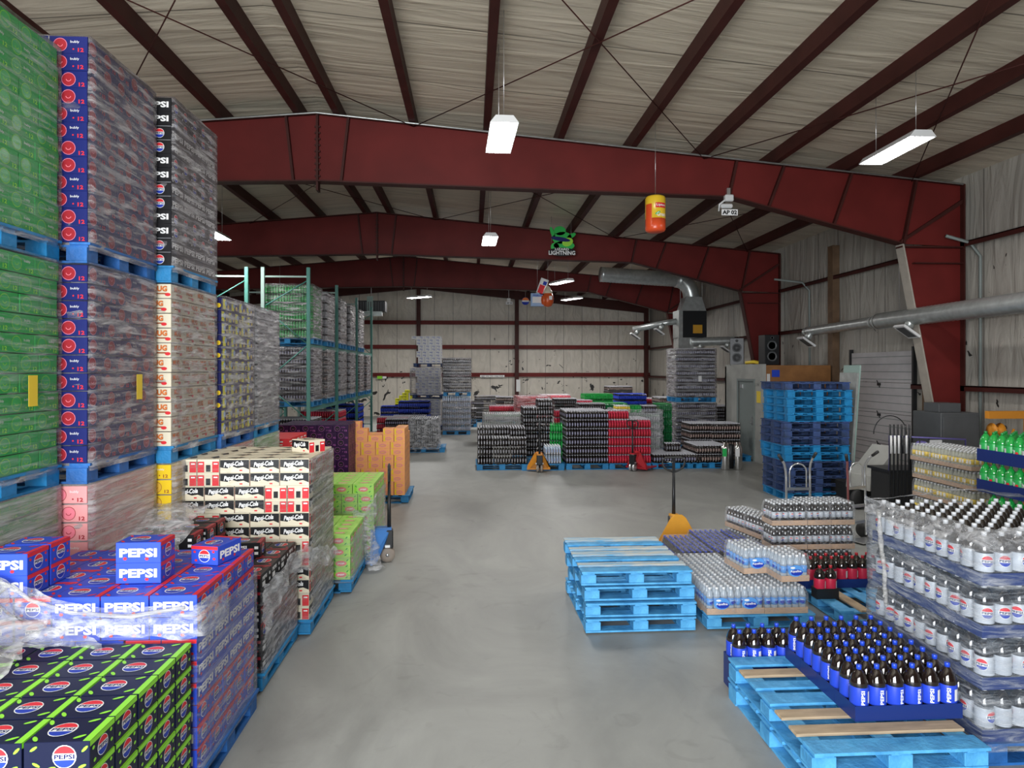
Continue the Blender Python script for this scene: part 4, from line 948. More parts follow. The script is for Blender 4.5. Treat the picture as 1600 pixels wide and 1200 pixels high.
# two-litre bottles
def big_parts(body, lab, cap, art=None, r=.054, h=.31):
    b = MB(); b.lathe([(r*.75,0),(r,.012),(r,.03),(r*.97,.07),(r*.97,.19),(r,.20),(r*.97,.215),(r*.75,.25),(r*.42,.275),(r*.25,.286),(r*.25,.292)], body, 16)
    l = MB(); l.lathe([(r*1.005,.075),(r*1.01,.076),(r*1.01,.186),(r*1.005,.187)], lab, 18)
    if art:
        for a in (-PI/2, PI/2): art(cyl_put(l, r*1.012, .13, a))
    c = MB(); c.lathe([(r*.29,.282),(r*.29,h-.002),(r*.26,h)], cap, 12)
    return b.mesh('bottle_body'), l.mesh('bottle_label'), c.mesh('bottle_cap')
BIG = {
 'cola': big_parts(COLA, LBLUE, CAPB, lambda p: (p(text2d('PEPSI', .03), WHITE, -.01, 0, .085, .022, .0006, PI/2), p(RECT, LWHITE, .035, 0, .025, .07, .0006))),
 'diet': big_parts(COLA, LSIL, CAPS, lambda p: globe(p, 0, .01, .072, NAVY)),
 'green': big_parts(GBOT, LGRN, CAPG, lambda p: (p(text2d('7', .05), WHITE, -.01, .0, .03, .06, .0006), p(disc2d(10), RED, .02, .0, .03, .03, .0006), p(RECT, LWHITE, .075, 0, .03, .07, .0006))),
 'cherry': big_parts(COLA, LRED, CAPR, lambda p: p(RECT, LWHITE, .04, 0, .04, .07, .0006)),
}
BN = {'cola': 'cola_bottle', 'diet': 'diet_cola_bottle', 'green': 'lemon_lime_bottle', 'cherry': 'cherry_cola_bottle'}
def big(kind, x, y, z, rz, label, group):
    b, l, c = BIG[kind]; o = link(BN[kind], b, None, (x, y, z), rz); tag(o, label, 'bottle', group)
    link('label_band', l, o); link('cap', c, o); return o
def crate(x0, y0, z, nx, ny, label, m=None, h=.09, p=.112):
    m = m or SHELLB; mb = MB(); w, d = nx*p, ny*p; t = .004
    mb.box(x0, x0+w, y0, y0+d, z, z+.006, m)
    for (a, b, c, e) in ((x0, x0+w, y0, y0+t), (x0, x0+w, y0+d-t, y0+d), (x0, x0+t, y0+t, y0+d-t), (x0+w-t, x0+w, y0+t, y0+d-t)): mb.box(a, b, c, e, z+.006, z+h, m)
    return tag(mb.build('bottle_crate'), label, 'crate')
# small group of blue-capped bottles behind the lowest blue pallets
RX0 = XY(1137, 4.88)
for k in range(2): pal(RX0+.51, 4.25, 'worn blue pallet at the picture bottom, %s of two under the bottle cluster' % ['lower','upper'][k], 0, BLUP, 2 if k == 1 else 0, z=k*PH, detail=(k == 1))
TX, TY = XY(1143, 4.98), 4.90
crate(TX-.01, TY-.01, 0, 4, 2, 'empty blue crate on the floor under the eight-bottle crate', h=.148)
crate(TX-.01, TY-.01, .148, 4, 2, 'low blue crate holding two rows of blue-capped cola bottles')
for i in range(4):
    for j in range(2): big('cola', TX+.046+i*.112, TY+.046+j*.112, .155, random.uniform(-.5,.5), 'blue-capped cola bottle in the small crate, %s row, %s across' % (['front','back'][j], ordinal(i+1)), 'cola bottles in the small crate')
# cluster of blue-capped bottles on the two pallets
QX, QY = RX0+.42, 3.94
for j in range(4): crate(QX, QY+j*.228, PH*2, 6, 2, 'blue crate under the blue-capped bottle cluster, %s from the front' % ordinal(j+1), h=.09)
for i in range(6):
    for j in range(8): big('cola', QX+.056+i*.112, QY+.058+j*.114, PH*2+.007, random.uniform(-.6,.6), 'blue-capped cola bottle in the cluster, %s row, %s across' % (ordinal(j+1), ordinal(i+1)), 'cola bottles in the cluster')
# empty pallet beside water with cherry cola in a crate
EX, EY = P(1287, 966)[0]+.05, 6.15
pal(EX+.62, EY+.51, 'empty worn blue and bare wood pallet beside the water pallet', PI/2, BLUP, 2, detail=True)
CHX = XY(1280, 6.55)
crate(CHX-.06, 6.48, PH, 2, 1, 'black crate with two cherry cola bottles on the empty pallet', DKMET, h=.10)
for i in range(2): big('cherry', CHX+i*.112-.004, 6.535, PH+.007, .2, 'cherry cola bottle in the small black crate, %s one' % ['first','second'][i], 'cherry cola bottles in the small black crate')
crate(CHX-.1, 6.80, PH, 8, 2, 'blue crate holding red-capped cherry cola bottles before the diet cola')
for i in range(8):
    for j in range(2): big('cherry', CHX-.044+i*.112, 6.858+j*.112, PH+.007, random.uniform(-.5,.5), 'red-capped cherry cola bottle before the diet cola, %s row, %s across' % (['front','back'][j], ordinal(i+1)), 'cherry cola bottles before the diet cola')
# big wrapped stack of diet cola two-litres
EX2, EY2 = XY(1531, 3.95), 3.93
pal(EX2+.53, EY2+.61, 'blue pallet under the wrapped two-litre diet cola stack', 0, BLUP2)
TH = .315
for k in range(4):
    z = PH+k*TH
    for q in range(5): crate(EX2, EY2+.002+q*.2255, z, 9, 2, 'blue crate in the wrapped diet cola stack, layer %s, %s back' % (ordinal(k+1), ordinal(q+1)), h=.075)
    for i in range(9):
        for j in range(10):
            if k < 3 and i > 0 and j > 0: continue
            if k < 3 and i > 6: continue
            big('diet', EX2+.056+i*.112, EY2+.058+j*.1127, z+.007, random.choice((PI/2, PI/2+.3, 1.1, 0, 2.2)) if i == 0 and j else random.choice((0, .2, -.3, 1.2, -.9)), 'silver-capped diet cola bottle in wrapped stack, layer %s, row %s, place %s' % (ordinal(k+1), ordinal(j+1), ordinal(i+1)), 'two-litre diet cola bottles in the wrapped stack')
FILME = film('big_stack_film', .08, .62, .25, col=(.50,.60,.72), stretch=(1.5,1.5,10), scale=3, rough=.15)
wrap(EX2-.005, EX2+1.02, EY2-.005, EY2+1.14, .10, PH+4*TH-.10, 'glossy stretch wrap round the two-litre diet cola stack', FILME, seed=41, amp=.022, open_top=False)
zt = PH+4*TH
sheet([[(EX2-.05,EY2+1.15,zt-.10),(EX2-.04,EY2+.75,zt-.12),(EX2-.05,EY2+.3,zt-.10),(EX2-.04,EY2-.04,zt-.09),(EX2+.35,EY2-.05,zt-.10),(EX2+.75,EY2-.04,zt-.06),(EX2+1.05,EY2,zt-.08)],
       [(EX2-.04,EY2+1.17,zt+.02),(EX2+.03,EY2+.75,zt+.01),(EX2+.05,EY2+.3,zt+.02),(EX2+.06,EY2+.06,zt+.02),(EX2+.38,EY2+.10,zt+.03),(EX2+.75,EY2+.2,zt+.06),(EX2+1.05,EY2+.3,zt+.05)]],
      'turned-in rim of film round the top of the two-litre stack', FILM2, 12, 10, .025, 6, 44.0)
sheet([[(EX2-.02,EY2+1.18,zt-.02),(EX2+.3,EY2+1.20,zt+.0),(EX2+.7,EY2+1.20,zt+.06),(EX2+1.05,EY2+1.1,zt+.02)],[(EX2-.03,EY2+1.05,zt+.02),(EX2+.3,EY2+1.08,zt+.04),(EX2+.7,EY2+1.05,zt+.09),(EX2+1.05,EY2+.8,zt+.05)]], 'film bulging up along the back edge of the two-litre stack', FILM2, 12, 8, .02, 6, 47.0)
rope([(EX2-.06,EY2+.95,zt-.05),(EX2-.07,EY2+.90,zt-.3),(EX2-.06,EY2+.88,zt-.5),(EX2-.07,EY2+.84,zt-.75)], .018, 'white gathered strand of film down the side of the two-litre stack', FILMC, 6.6)
# green bottles
GX, GY = XY(1526, 6.95), 5.82
pal(GX+.53, GY+.61, 'blue pallet under the stacked green lemon-lime bottles', 0, BLUP2)
for k in range(5):
    z = PH+k*.322
    for q in range(5): crate(GX, GY+.002+q*.2255, z, 9, 2, 'blue crate of the green bottle stack, layer %s, %s back' % (ordinal(k+1), ordinal(q+1)), h=.13)
    for i in range(9):
        for j in range(10):
            if k < 3 and (i or j > 8): continue
            if k < 4 and not (i == 0 or j == 0): continue
            if i > 4: continue
            big('green', GX+.056+i*.112, GY+.058+j*.1127, z+.007, random.choice((PI/2, PI/2, PI/2+.3, 1.2, 0)), 'green lemon-lime bottle in the green stack, layer %s, row %s, place %s' % (ordinal(k+1), ordinal(j+1), ordinal(i+1)), 'two-litre lemon-lime bottles in the green stack')
# yellow-labelled packs
HX, HY = XY(1518, 8.5)+.02, 8.5
for k in range(2): pal(HX+.61, HY+.61, 'blue pallet under the yellow-labelled packs, %s of two' % ['lower','upper'][k], PI/2, BLUP2, z=k*PH)
for k in range(4):
    for q in range(3):
        for i in range(2 if k == 3 else 1):
            pack('yellow' if (q+k) % 3 else 'yellow', HX+.14+i*.27-(.03 if k == 3 else 0), HY+.21+q*.41, 2*PH+k*.262, PI/2+(.01*k), 'yellow-labelled lemon soda pack, layer %s, %s back, %s column' % (ordinal(k+1), ordinal(q+1), ['outer','inner'][i]), 'yellow-labelled soda packs')

# ---------------------------------------------------------------- four bright blue pallets in the middle
SX = P(912, 992)[0]
for k in range(4):
    pallet(SX+.51+[.01,.022,.006,-.02][k], 6.1+.61+[.0,-.01,.01,.0][k], k*.1425, 'bright blue wooden pallet in the stack of four, %s one' % ['lowest','second from the floor','third from the floor','topmost worn'][k], [.012,-.01,.006,-.004][k], BLUP, 1 if k == 3 else 0, detail=True, group='four stacked blue pallets')
# ---------------------------------------------------------------- tall dark blue pallet stack
KX, KY = 5.72, 12.1
for k in range(15):
    off = .10 if 10 <= k <= 13 else (-.0 if k > 4 else .08)
    pt = [BLUP4,BLUP3,BLUP3,BLUP3,BLUP3,BLUP4,BLUP4,BLUP3,BLUP3,BLUP3,BLUP4,BLUP4,BLUP4,BLUP4,BLUP3][k]
    pallet(KX+.61+off*.5+random.uniform(-.012,.012)-(.0), KY+.51, k*PH, 'dark blue pallet in the tall stack, %s from the floor' % ordinal(k+1), PI/2+random.uniform(-.02,.02), pt, 0, group='tall stack of blue pallets')
# ---------------------------------------------------------------- pallet jacks
def jack(x, y, rz, paint, label, tilt=0.0, wheel=RUBBER, logo=False):
    r = empty('pallet_jack', (x, y, 0), rz); tag(r, label, 'pallet jack')
    for s in (-1, 1):
        f = MB(); f.prism([(.08,.05),(1.15,.05),(1.20,.065),(1.15,.085),(.08,.085)], 'x', s*.19-.08, s*.19+.08, paint); fo = f.build('fork', r)
        w = MB(); w.lathe([(.001,-.03),(.037,-.03),(.037,.03),(.001,.03)], wheel, 14, Matrix.Translation((s*.19, 1.0, .038)) @ Matrix.Rotation(PI/2, 4, 'Y')); w.build('fork_roller', fo)
    b = MB(); b.prism([(-.28,.03),(.28,.03),(.27,.12),(.10,.42),(.05,.46),(-.05,.46),(-.10,.42),(-.27,.12)], 'y', .05, .075, paint)
    for s in (-1, 1): b.add([(s*.28,.05,.03),(s*.27,.05,.12),(s*.09,.05,.43),(s*.05,-.16,.40),(s*.08,-.10,.22),(s*.24,.0,.05)], [(0,1,2,3,4,5) if s < 0 else (5,4,3,2,1,0)], paint)
    b.prism([(-.06,.40),(.06,.40),(.06,.43),(-.06,.43)], 'y', -.18, .06, paint); b.box(-.27,.27,.0,.08,.05,.09,paint); b.build('frame', r)
    p = MB(); p.box(-.07,.07,-.20,-.03,.17,.40,DKMET,bev=.012); p.lathe([(.05,.10),(.05,.36),(.03,.40)], DKMET, 14, Matrix.Translation((0,-.13,0))); p.box(-.09,.09,-.16,-.10,.19,.22,ALU); p.build('pump', r)
    for s in (-1, 1):
        w = MB(); w.lathe([(.001,-.025),(.05,-.025),(.088,-.022),(.092,-.012),(.092,.012),(.088,.022),(.05,.025),(.001,.025)], wheel, 22, Matrix.Translation((s*.045, -.13, .092)) @ Matrix.Rotation(PI/2, 4, 'Y')); w.lathe([(.001,-.031),(.022,-.031),(.022,.031),(.001,.031)], ALU, 12, Matrix.Translation((s*.045, -.13, .092)) @ Matrix.Rotation(PI/2, 4, 'Y')); w.build('steering_wheel', r)
    y0 = -.15; yt = y0-tilt
    h = MB(); h.tube([(0,y0,.30),(0,y0+(yt-y0)*.9,1.02)], .02, DKMET, 8, radii=[.028,.018]); h.build('handle_shaft', r)
    g = MB(); pts = [(0,yt,1.0),(-.06,yt,1.02),(-.13,yt,1.06),(-.155,yt,1.12),(-.15,yt,1.17),(-.10,yt,1.20),(.10,yt,1.20),(.15,yt,1.17),(.155,yt,1.12),(.13,yt,1.06),(.06,yt,1.02)]
    g.tube(pts, .014, BRUB, 8, closed=True); g.box(-.015,.015,yt-.02,yt+.02,1.0,1.20,DKMET); g.tube([(0,yt,1.13),(.09,yt-.03,1.14)], .006, ALU, 5); g.build('handle_grip', r); return r
YEL = mat('yellow_jack_paint', (.80,.38,.04), .4, var=.1); BJ = mat('blue_jack_paint', (.05,.20,.55), .4, var=.15); RJ = mat('red_jack_paint', (.45,.02,.03), .4); OJ = mat('orange_jack_paint', (.65,.25,.02), .4)
x, y = P(606, 873); jack(x-.12, y-.12, PI/2+.12, BJ, 'blue pallet jack with black handle at the green soda stacks')
jack(XY(1056, 9.05), 9.0, PI, YEL, 'yellow pallet jack standing beyond the middle blue pallets')
x, y = P(843, 738); jack(x, y+.15, .0, OJ, 'orange pallet jack facing the camera in the far aisle')
x, y = P(998, 736); jack(x-.05, y+.1, -.75, RJ, 'red pallet jack before the red cola packs', wheel=ALU)
# ---------------------------------------------------------------- aluminium hand trucks
def hand_truck(x, y, rz, label, m2=ALU):
    r = empty('hand_truck', (x, y, 0), rz); tag(r, label, 'hand truck')
    for s in (-1, 1):
        t = MB(); pts = [(s*.17,.0,.06),(s*.17,.02,.9),(s*.17,.02,1.02),(s*.165,-.01,1.10),(s*.16,-.07,1.17),(s*.15,-.13,1.21)]
        if s < 0: pts = [(s*.17,.0,.06),(s*.17,.02,.9),(s*.18,.02,1.0),(s*.21,-.01,1.09),(s*.27,-.05,1.16)]
        t.tube(pts, .016, m2 if s < 0 else ALU, 8); rail = t.build('side_rail', r)
        g = MB(); e = Vector(pts[-1]); d = (e-Vector(pts[-2])).normalized(); g.tube([e-d*.02, e+d*.1], .021, BRUB, 8); g.build('grip', rail)
    a = MB(); a.tube([(-.12,.02,.74)]+[(-.12*math.cos(k*PI/10),.02,.98+.11*math.sin(k*PI/10)) for k in range(11)]+[(.12,.02,.74)], .011, ALU, 8); a.build('top_loop', r)
    for z in (.25, .48, .74):
        c = MB(); c.box(-.17,.17,.005,.03,z-.02,z+.02,ALU); c.build('cross_bar', r)
    p = MB(); p.box(-.18,.18,-.24,0,.02,.035,ALU); p.build('toe_plate', r)
    for s in (-1, 1):
        w = MB(); w.lathe([(.001,-.02),(.03,-.02),(.10,-.02),(.105,0),(.10,.02),(.03,.02),(.001,.02)], BRUB, 20, Matrix.Translation((s*.22,.10,.105)) @ Matrix.Rotation(PI/2,4,'Y')); w.build('wheel', r)
    return r
hand_truck(XY(1248, 9.2), 9.2, 0, 'aluminium hand truck before the tall pallet stack, the one beside its middle')
hand_truck(XY(1340, 9.25), 9.25, .35, 'aluminium hand truck with a red-edged rail at the pallet stack end', mat('red_rail', (.35,.12,.12), .35, metal=.4))

# ---------------------------------------------------------------- far packs: one mesh each
FB = {}
FW, FD, FH = .396, .262, .213
CAPF = mat('small_grey_cap', (.50,.50,.54), .3); SIL = mat('silver_bottle_shoulder', (.50,.50,.53), .25, metal=.25)
def far_mesh(kind):
    if kind in FB: return FB[kind]
    top, lab, base, cap = {'dark': (COLA, mat('smoky_label_highlight', (.34,.34,.38), .3), COLA, CAPS), 'violet': (COLA, mat('pale_violet_label_highlight', (.36,.36,.52), .3), COLA, CAPS), 'red': (LRED, mat('bright_red_label', (.75,.05,.10), .3), DRED, CAPS), 'green': (GBOT, LGRN, GBOT, CAPG), 'deep': (DKGB, DKGB, DKGB, CAPG), 'yellow': (LYEL, LYEL, CREAM, CAPW),  # smoky and pale violet label bands also paint in the bottles' highlights
      'pale': (mat('pale_green_drink', (.40,.50,.42), .2), LWHITE, SIL, CAPW), 'water': (mat('pale_water', (.50,.60,.72), .15), mat('pale_blue_label', (.30,.42,.70), .3), SIL, CAPW), 'navy': (COLA, LBLUE, LBLUE, CAPB),
      'tan': (COLA, mat('dull_pink_label', (.50,.36,.32), .4), COLA, CAPS), 'pink': (PINK, PALEPINK, RED, CAPW), 'grey': (COLA, GREYP, SIL, CAPS)}[kind]
    mb = MB(); r = .0285; h = FH; tray = COLA; cap = CAPF if cap is CAPS else cap
    for i in range(6):
        for j in range(4):
            M = Matrix.Translation(((i-2.5)*.0655, (j-1.5)*.0655, 0))
            mb.lathe([(r*.6,.002),(r*.96,.015),(r*.96,.06)], base, 8, M); 
            ring = [(r*math.cos(PI/8+q*PI/4), r*math.sin(PI/8+q*PI/4)) for q in range(8)]
            for q in range(8):
                a_, b_ = ring[q], ring[(q+1) % 8]
                mb.add([(a_[0],a_[1],.055), (b_[0],b_[1],.055), (b_[0],b_[1],.125), (a_[0],a_[1],.125)], [(0,1,2,3)], lab if q % 2 else base, False, M)
            mb.lathe([(r*.98,.125),(r*.80,.145),(r*.33,.185)], top, 8, M); mb.lathe([(r*.47,.182),(r*.47,h)], cap, 8, M)
    mb.box(-.19,.19,-.125,.125,0,.003,COLA)
    FB[kind] = mb.mesh(kind+'_pack'); return FB[kind]
FN = {'dark': 'dark_cola_pack', 'violet': 'violet_label_pack', 'red': 'red_soda_pack', 'green': 'green_soda_pack', 'deep': 'deep_green_pack', 'yellow': 'yellow_soda_pack', 'pale': 'pale_soda_pack', 'water': 'water_pack', 'navy': 'navy_label_pack', 'tan': 'brown_soda_pack', 'pink': 'pink_soda_pack', 'grey': 'grey_label_pack'}
def far_load(kind, x0, y0, layers, where, z=0.0, turned=False, nx=None, ny=None, pad=True, look=None, left=True, right=False, skip=None, base=0, pp=None, front=True, fr=0):
    """bottle packs on a pallet; x0 is the left side and y0 the near side"""
    look = look or kind
    W, D = (FD, FW) if turned else (FW, FD)
    nx = nx or (4 if turned else 3); ny = ny or (3 if turned else 4)
    if pad: pallet(x0+nx*W/2, y0+ny*D/2, z, 'blue pallet under the %s packs, %s' % (look, where), 0 if turned else PI/2, pp or BLUP4)
    zb = z+(PH if pad else 0)
    for k in range(base, layers):
        for i in range(nx):
            for j in range(ny):
                if skip and skip(k, i, j): continue
                if not ((j == 0 and front) or (left and i == 0) or (right and i == nx-1) or k == layers-1 or (skip and skip(k+1, i, j))): continue
                o = link(FN[kind], far_mesh(kind), None, (x0+(i+.5)*W+random.uniform(-.004,.004), y0+(j+.5)*D, zb+k*FH), PI/2 if turned else 0)
                tag(o, '%s bottle pack, %s, layer %s, %s row, %s across' % (look, where, ordinal(k+1), ordinal(j+1), ordinal(i+1)), 'bottle pack', where)
# front far row (floor line of the far aisle)
Y1 = 16.2
far_load('dark', XY(746, Y1), Y1, 4, 'first of the far row', look='dark', skip=lambda k, i, j: k == 3 and (j < 1 or (i < 2 and j < 2)))
far_load('dark', XY(817, 17.7), 17.7, 7, 'narrow tower', look='dark', nx=2, skip=lambda k, i, j: k == 6 and (i == 0 or j > 2))
pallet(XY(848, Y1)+.0, Y1+.52, 0, 'nearly empty blue pallet behind the orange jack', 0, BLUP4)
far_load('water', XY(852, Y1), Y1+.02, 2, 'small heap behind the orange jack', z=PH-.0, nx=1, ny=2, pad=False, look='water', turned=False)
far_load('green', XY(860, 16.9), 16.9, 5, 'pillar by the tall dark load', nx=1, ny=1, look='green', base=0, pad=False)
far_load('violet', XY(884, Y1), Y1, 6, 'tall load in the far row', turned=True, look='dark violet')
far_load('red', XY(951, Y1), Y1, 5, 'load behind the red jack', turned=True, look='red')
far_load('red', XY(951, Y1), Y1+.1, 1, 'single pack atop the red load', turned=True, nx=2, ny=1, z=PH+5*FH, pad=False, look='red')
far_load('violet', XY(1021, Y1), Y1, 1, 'single layer in the far row', turned=False, look='violet')
far_load('dark', XY(1041, Y1+.5), Y1+.53, 1, 'on the single layer', z=PH+FH, pad=False, nx=1, ny=1, look='dark')
far_load('tan', XY(1088, Y1), Y1, 2, 'load beside the gas cylinders', nx=2, ny=4, look='brown')
far_load('tan', XY(1078, 17.6), 17.6, 4, 'brown load before the two-tier tower', nx=2, ny=3, look='brown')
far_load('tan', XY(1112, 17.5), 17.5, 4, 'brown load nearest the white room', nx=2, ny=3, look='brown')
# two-tier tower
TXx = XY(1058, 20.2)
far_load('violet', TXx, 20.2, 6, 'lower tier of the tower', look='violet'); far_load('violet', TXx, 20.2, 7, 'upper tier of the tower', z=PH+6*FH, look='violet')
wrap(TXx-.005, TXx+1.2, 20.2, 21.25, PH, PH+6*FH-.02, 'stretch wrap round the lower tier of the two-tier tower', FILM, seed=60, open_top=False); wrap(TXx-.005, TXx+1.2, 20.2, 21.25, PH*2+6*FH, 2*PH+13*FH, 'stretch wrap round the upper tier of the two-tier tower', FILM, seed=61)
mb = MB(); mb.box(XY(1092, 20.1), XY(1097, 20.1), 20.14, 20.145, 2.05, 2.22, LWHITE); tag(mb.build('paper_label'), 'white paper label stuck on the two-tier tower', 'label')
# wrapped mixed load behind the red one
MX = XY(965, 18.3)
far_load('pale', MX, 18.3, 5, 'wrapped load behind the red one', look='pale green'); far_load('yellow', MX-.02, 18.35, 1, 'atop the wrapped pale load', z=PH+5*FH, pad=False, nx=1, ny=2, look='yellow')
far_load('green', XY(982, 18.35), 18.4, 1, 'atop the wrapped pale load', z=PH+5*FH, pad=False, nx=1, ny=2, look='green'); far_load('violet', XY(1006, 18.35), 18.4, 1, 'atop the wrapped pale load', z=PH+5*FH, pad=False, nx=1, ny=2, look='violet')
wrap(MX-.02, MX+1.22, 18.28, 19.4, .1, PH+5*FH+.1, 'loose milky wrap round the pale green load', FILM2, seed=70, amp=.05)
far_load('deep', XY(1030, 19.3), 19.3, 6, 'dark green load beside the tower', nx=1, ny=3, look='deep green')
# middle distance
far_load('pale', XY(757, 21.6), 21.6, 4, 'wrapped load behind the dark one', look='pale green'); wrap(XY(757,21.6)-.02, XY(757,21.6)+1.22, 21.58, 22.7, .1, PH+4*FH, 'milky wrap round the pale green load behind the far row', FILMC, seed=71, amp=.04)
far_load('dark', XY(905, 19.6), 19.6, 6, 'load behind the tall violet one', look='dark', nx=2, ny=3)
far_load('red', XY(868, 20.0), 20.0, 5, 'load between the dark towers', look='red', nx=1, ny=2, base=2); far_load('dark', XY(866, 23.0), 23.0, 6, 'farther load between the dark towers', look='dark', nx=2, ny=3, base=3)
far_load('red', XY(808, 25.2), 25.2, 6, 'wrapped red load', look='red', base=2); wrap(XY(808,25.2)-.02, XY(808,25.2)+1.22, 25.15, 26.3, .3, PH+6*FH, 'pinkish loose wrap round the far red load', film('pink_film', .35, .8, .3, col=(.75,.25,.25)), seed=73, amp=.05)
far_load('pink', XY(845, 26.5), 26.5, 6, 'pink load beyond', look='pink', base=3); far_load('red', XY(765, 26.4), 26.4, 4, 'low red load', look='red', base=2)
far_load('tan', XY(775, 30), 30.0, 5, 'brown load before the back wall', look='brown', base=2, nx=2); far_load('dark', XY(741, 31.2), 31.2, 5, 'dark load by the back wall', look='dark')
for (k_, p_, Y, n_, wh, b_) in (('red', 880, 26.5, 5, 'red load in the middle', 3), ('green', 913, 27.2, 6, 'green load in the middle', 3), ('tan', 950, 31.5, 7, 'brown load by the wall', 4), ('navy', 966, 27.4, 6, 'navy load in the middle', 3), ('deep', 930, 24, 5, 'green load behind the towers', 3),
      ('red', 1008, 28, 5, 'red load near the corner', 2), ('dark', 700, 28.5, 3, 'dark low load', 0), ('dark', 1120, 22.0, 5, 'dark load behind the tower', 1), ('tan', 1030, 24.0, 6, 'brown load behind the tower', 3), ('violet', 715, 31.3, 4, 'violet load by the wall', 0)):
    far_load(k_, XY(p_, Y), Y, n_, wh, look={'tan': 'brown', 'deep': 'deep green'}.get(k_, k_), base=b_)
# left side of the far aisle
far_load('dark', XY(640, 19.8), 19.8, 4, 'wrapped load behind the orange cartons', look='dark', nx=2, ny=4, right=True, left=False); wrap(XY(640,19.8)-.02, XY(640,19.8)+.82, 19.78, 20.9, .1, PH+4*FH, 'clear wrap round the dark load behind the orange cartons', FILM2, seed=75, amp=.03)
WXx = XY(691, 25.2)
far_load('water', WXx, 25.2, 6, 'water load under the wrapped dark one', turned=True, look='water', right=True); far_load('dark', WXx+.02, 25.3, 6, 'wrapped dark load above the water', z=PH+6*FH, turned=True, look='dark', right=True)
wrap(WXx, WXx+1.05, 25.3, 26.5, PH*2+6*FH, 2*PH+12*FH, 'shiny wrap round the dark load above the water', FILM, seed=76); wrap(WXx, WXx+1.05, 25.2, 26.4, PH, PH+5*FH, 'clear wrap round the far water load', FILM, seed=77)
TWx = XY(688, 27.3)
for t_, (n_, x_, lb) in enumerate(((9, 0, 'floor'), (9, 0, 'middle'), (9, .04, 'top'))):
    z_ = t_*1.26; pallet(TWx+x_-.5, 27.8, z_, 'pallet under the white water cartons, %s tier' % lb, PI/2, BLUP3)
    carton_load('white', TWx+x_, 27.3, z_+PH, n_, 'white water carton', 'tower, %s tier' % lb, front=4, top=True, side=True)
    if t_ < 2: wrap(TWx+x_-1.2, TWx+x_, 27.3, 28.3, z_+PH, z_+PH+n_*CH-.02, 'shiny wrap round the white carton tower, %s tier' % lb, FILM, seed=80+t_)
for q, (p_, z_, kd) in enumerate(((617,.95,'byellow'),(623,1.19,'byellow'),(617,1.07,'byellow'),(628,1.07,'byellow'),(640,1.07,'byellow'),(628,.95,'byellow'),(640,.95,'byellow'),(628,1.31,'byellow'),(632,1.43,'byellow'),(628,1.19,'byellow'),(640,1.31,'black'),(640,1.19,'byellow'))):
    o = carton(kd, XY(p_, 29)+.15, 29, z_, 0, '%s carton on the far heap by the wall, %s of the heap' % ('bright yellow' if kd == 'byellow' else 'black', ordinal(q+1)), 'far yellow carton heap')
far_load('grey', XY(617, 28.9), 28.9, 4, 'grey load under the yellow cartons', look='grey', nx=3, ny=2, base=0)
for q, (p_, Y, n_, kd) in enumerate(((594, 26.5, 4, 'navy'), (601, 22.5, 3, 'violet'), (588, 23.5, 3, 'red'), (622, 26.0, 5, 'navy'), (612, 24.0, 3, 'violet'))):
    far_load(kd, XY(p_, Y), Y, n_, '%s low load beyond the orange cartons' % ordinal(q+1), look=kd, right=True, left=False, nx=3, ny=3)

# ---------------------------------------------------------------- storage racks
def rack(x1, ys, label, hgt=4.85, m=RACKG, beams=True):
    r = empty('storage_rack', (x1, ys[0], 0)); tag(r, label, 'rack')
    D = 1.07
    for i, y in enumerate(ys):
        for x in (0, -D):
            p = MB(); p.box(x-.04, x+.04, y-ys[0]-.035, y-ys[0]+.035, 0, hgt, RACKB if (x < 0) ^ (m is RACKB) else m); p.box(x-.07, x+.07, y-ys[0]-.06, y-ys[0]+.06, 0, .01, m); p.build('post', r)
        for z in (.3, hgt-.22):
            p = MB(); p.box(-D, 0, y-ys[0]-.015, y-ys[0]+.015, z-.02, z+.02, RACKB); p.build('brace', r)
        z = .3; s = 1
        while z < hgt-.9:
            a, b = (-D, 0) if s > 0 else (0, -D); z1_ = min(z+.9, hgt-.3)
            p = MB(); p.tube([(a, y-ys[0], z), (b, y-ys[0], z1_)], .016, m, 5); p.build('brace', r); z = z1_; s = -s
    if beams:
        for i in range(len(ys)-1):
            for z in (1.40, 2.92):
                for x in (.0, -D):
                    p = MB(); p.box(x-.025, x+.025, ys[i]-ys[0]+.04, ys[i+1]-ys[0]-.04, z, z+.11, m); p.build('beam', r)
    return r
RKX = -3.90; RY = [16.5, 19.9, 23.3, 26.7]
rack(RKX, RY, 'green steel storage rack along the aisle holding wrapped bottle loads')
rack(RKX-1.45, RY, 'green steel storage rack standing behind the aisle-side rack')
for b in range(3):
    for lv, z in ((0, 1.51), (1, 3.03)):
        kd = [['violet','green'],['grey','grey'],['tan','grey']][b][lv]
        for q in range(2):
            if q and b == 2 and lv: continue
            yy = RY[b]+.12+q*1.6
            if (b, lv) == (0, 0) and q: kd = 'tan'
            if (b, lv) == (0, 1) and q: kd = 'grey'
            n_ = 6
            far_load(kd, RKX-1.13, yy, n_, 'rack bay %s, %s shelf, %s load' % (ordinal(b+1), ['lower','upper'][lv], ['near','farther'][q]), z=z, look={'tan': 'brown', 'deep': 'green'}.get(kd, kd), right=True, left=False, ny=4, front=(q == 0), skip=None)
            wrap(RKX-1.13, RKX+.06, yy, yy+1.05, z+PH-.03, z+PH+n_*FH+.02, 'shiny wrap on rack bay %s, %s shelf, %s load' % (ordinal(b+1), ['lower','upper'][lv], ['near','farther'][q]), FILM, seed=90+b*4+lv*2+q)
for q, yy in enumerate((16.7, 20.1, 23.5)):
    far_load(['dark','red','navy'][q], RKX-1.13, yy, 5, 'floor load under rack bay %s' % ordinal(q+1), look=['dark','red','navy'][q], right=True, left=False)

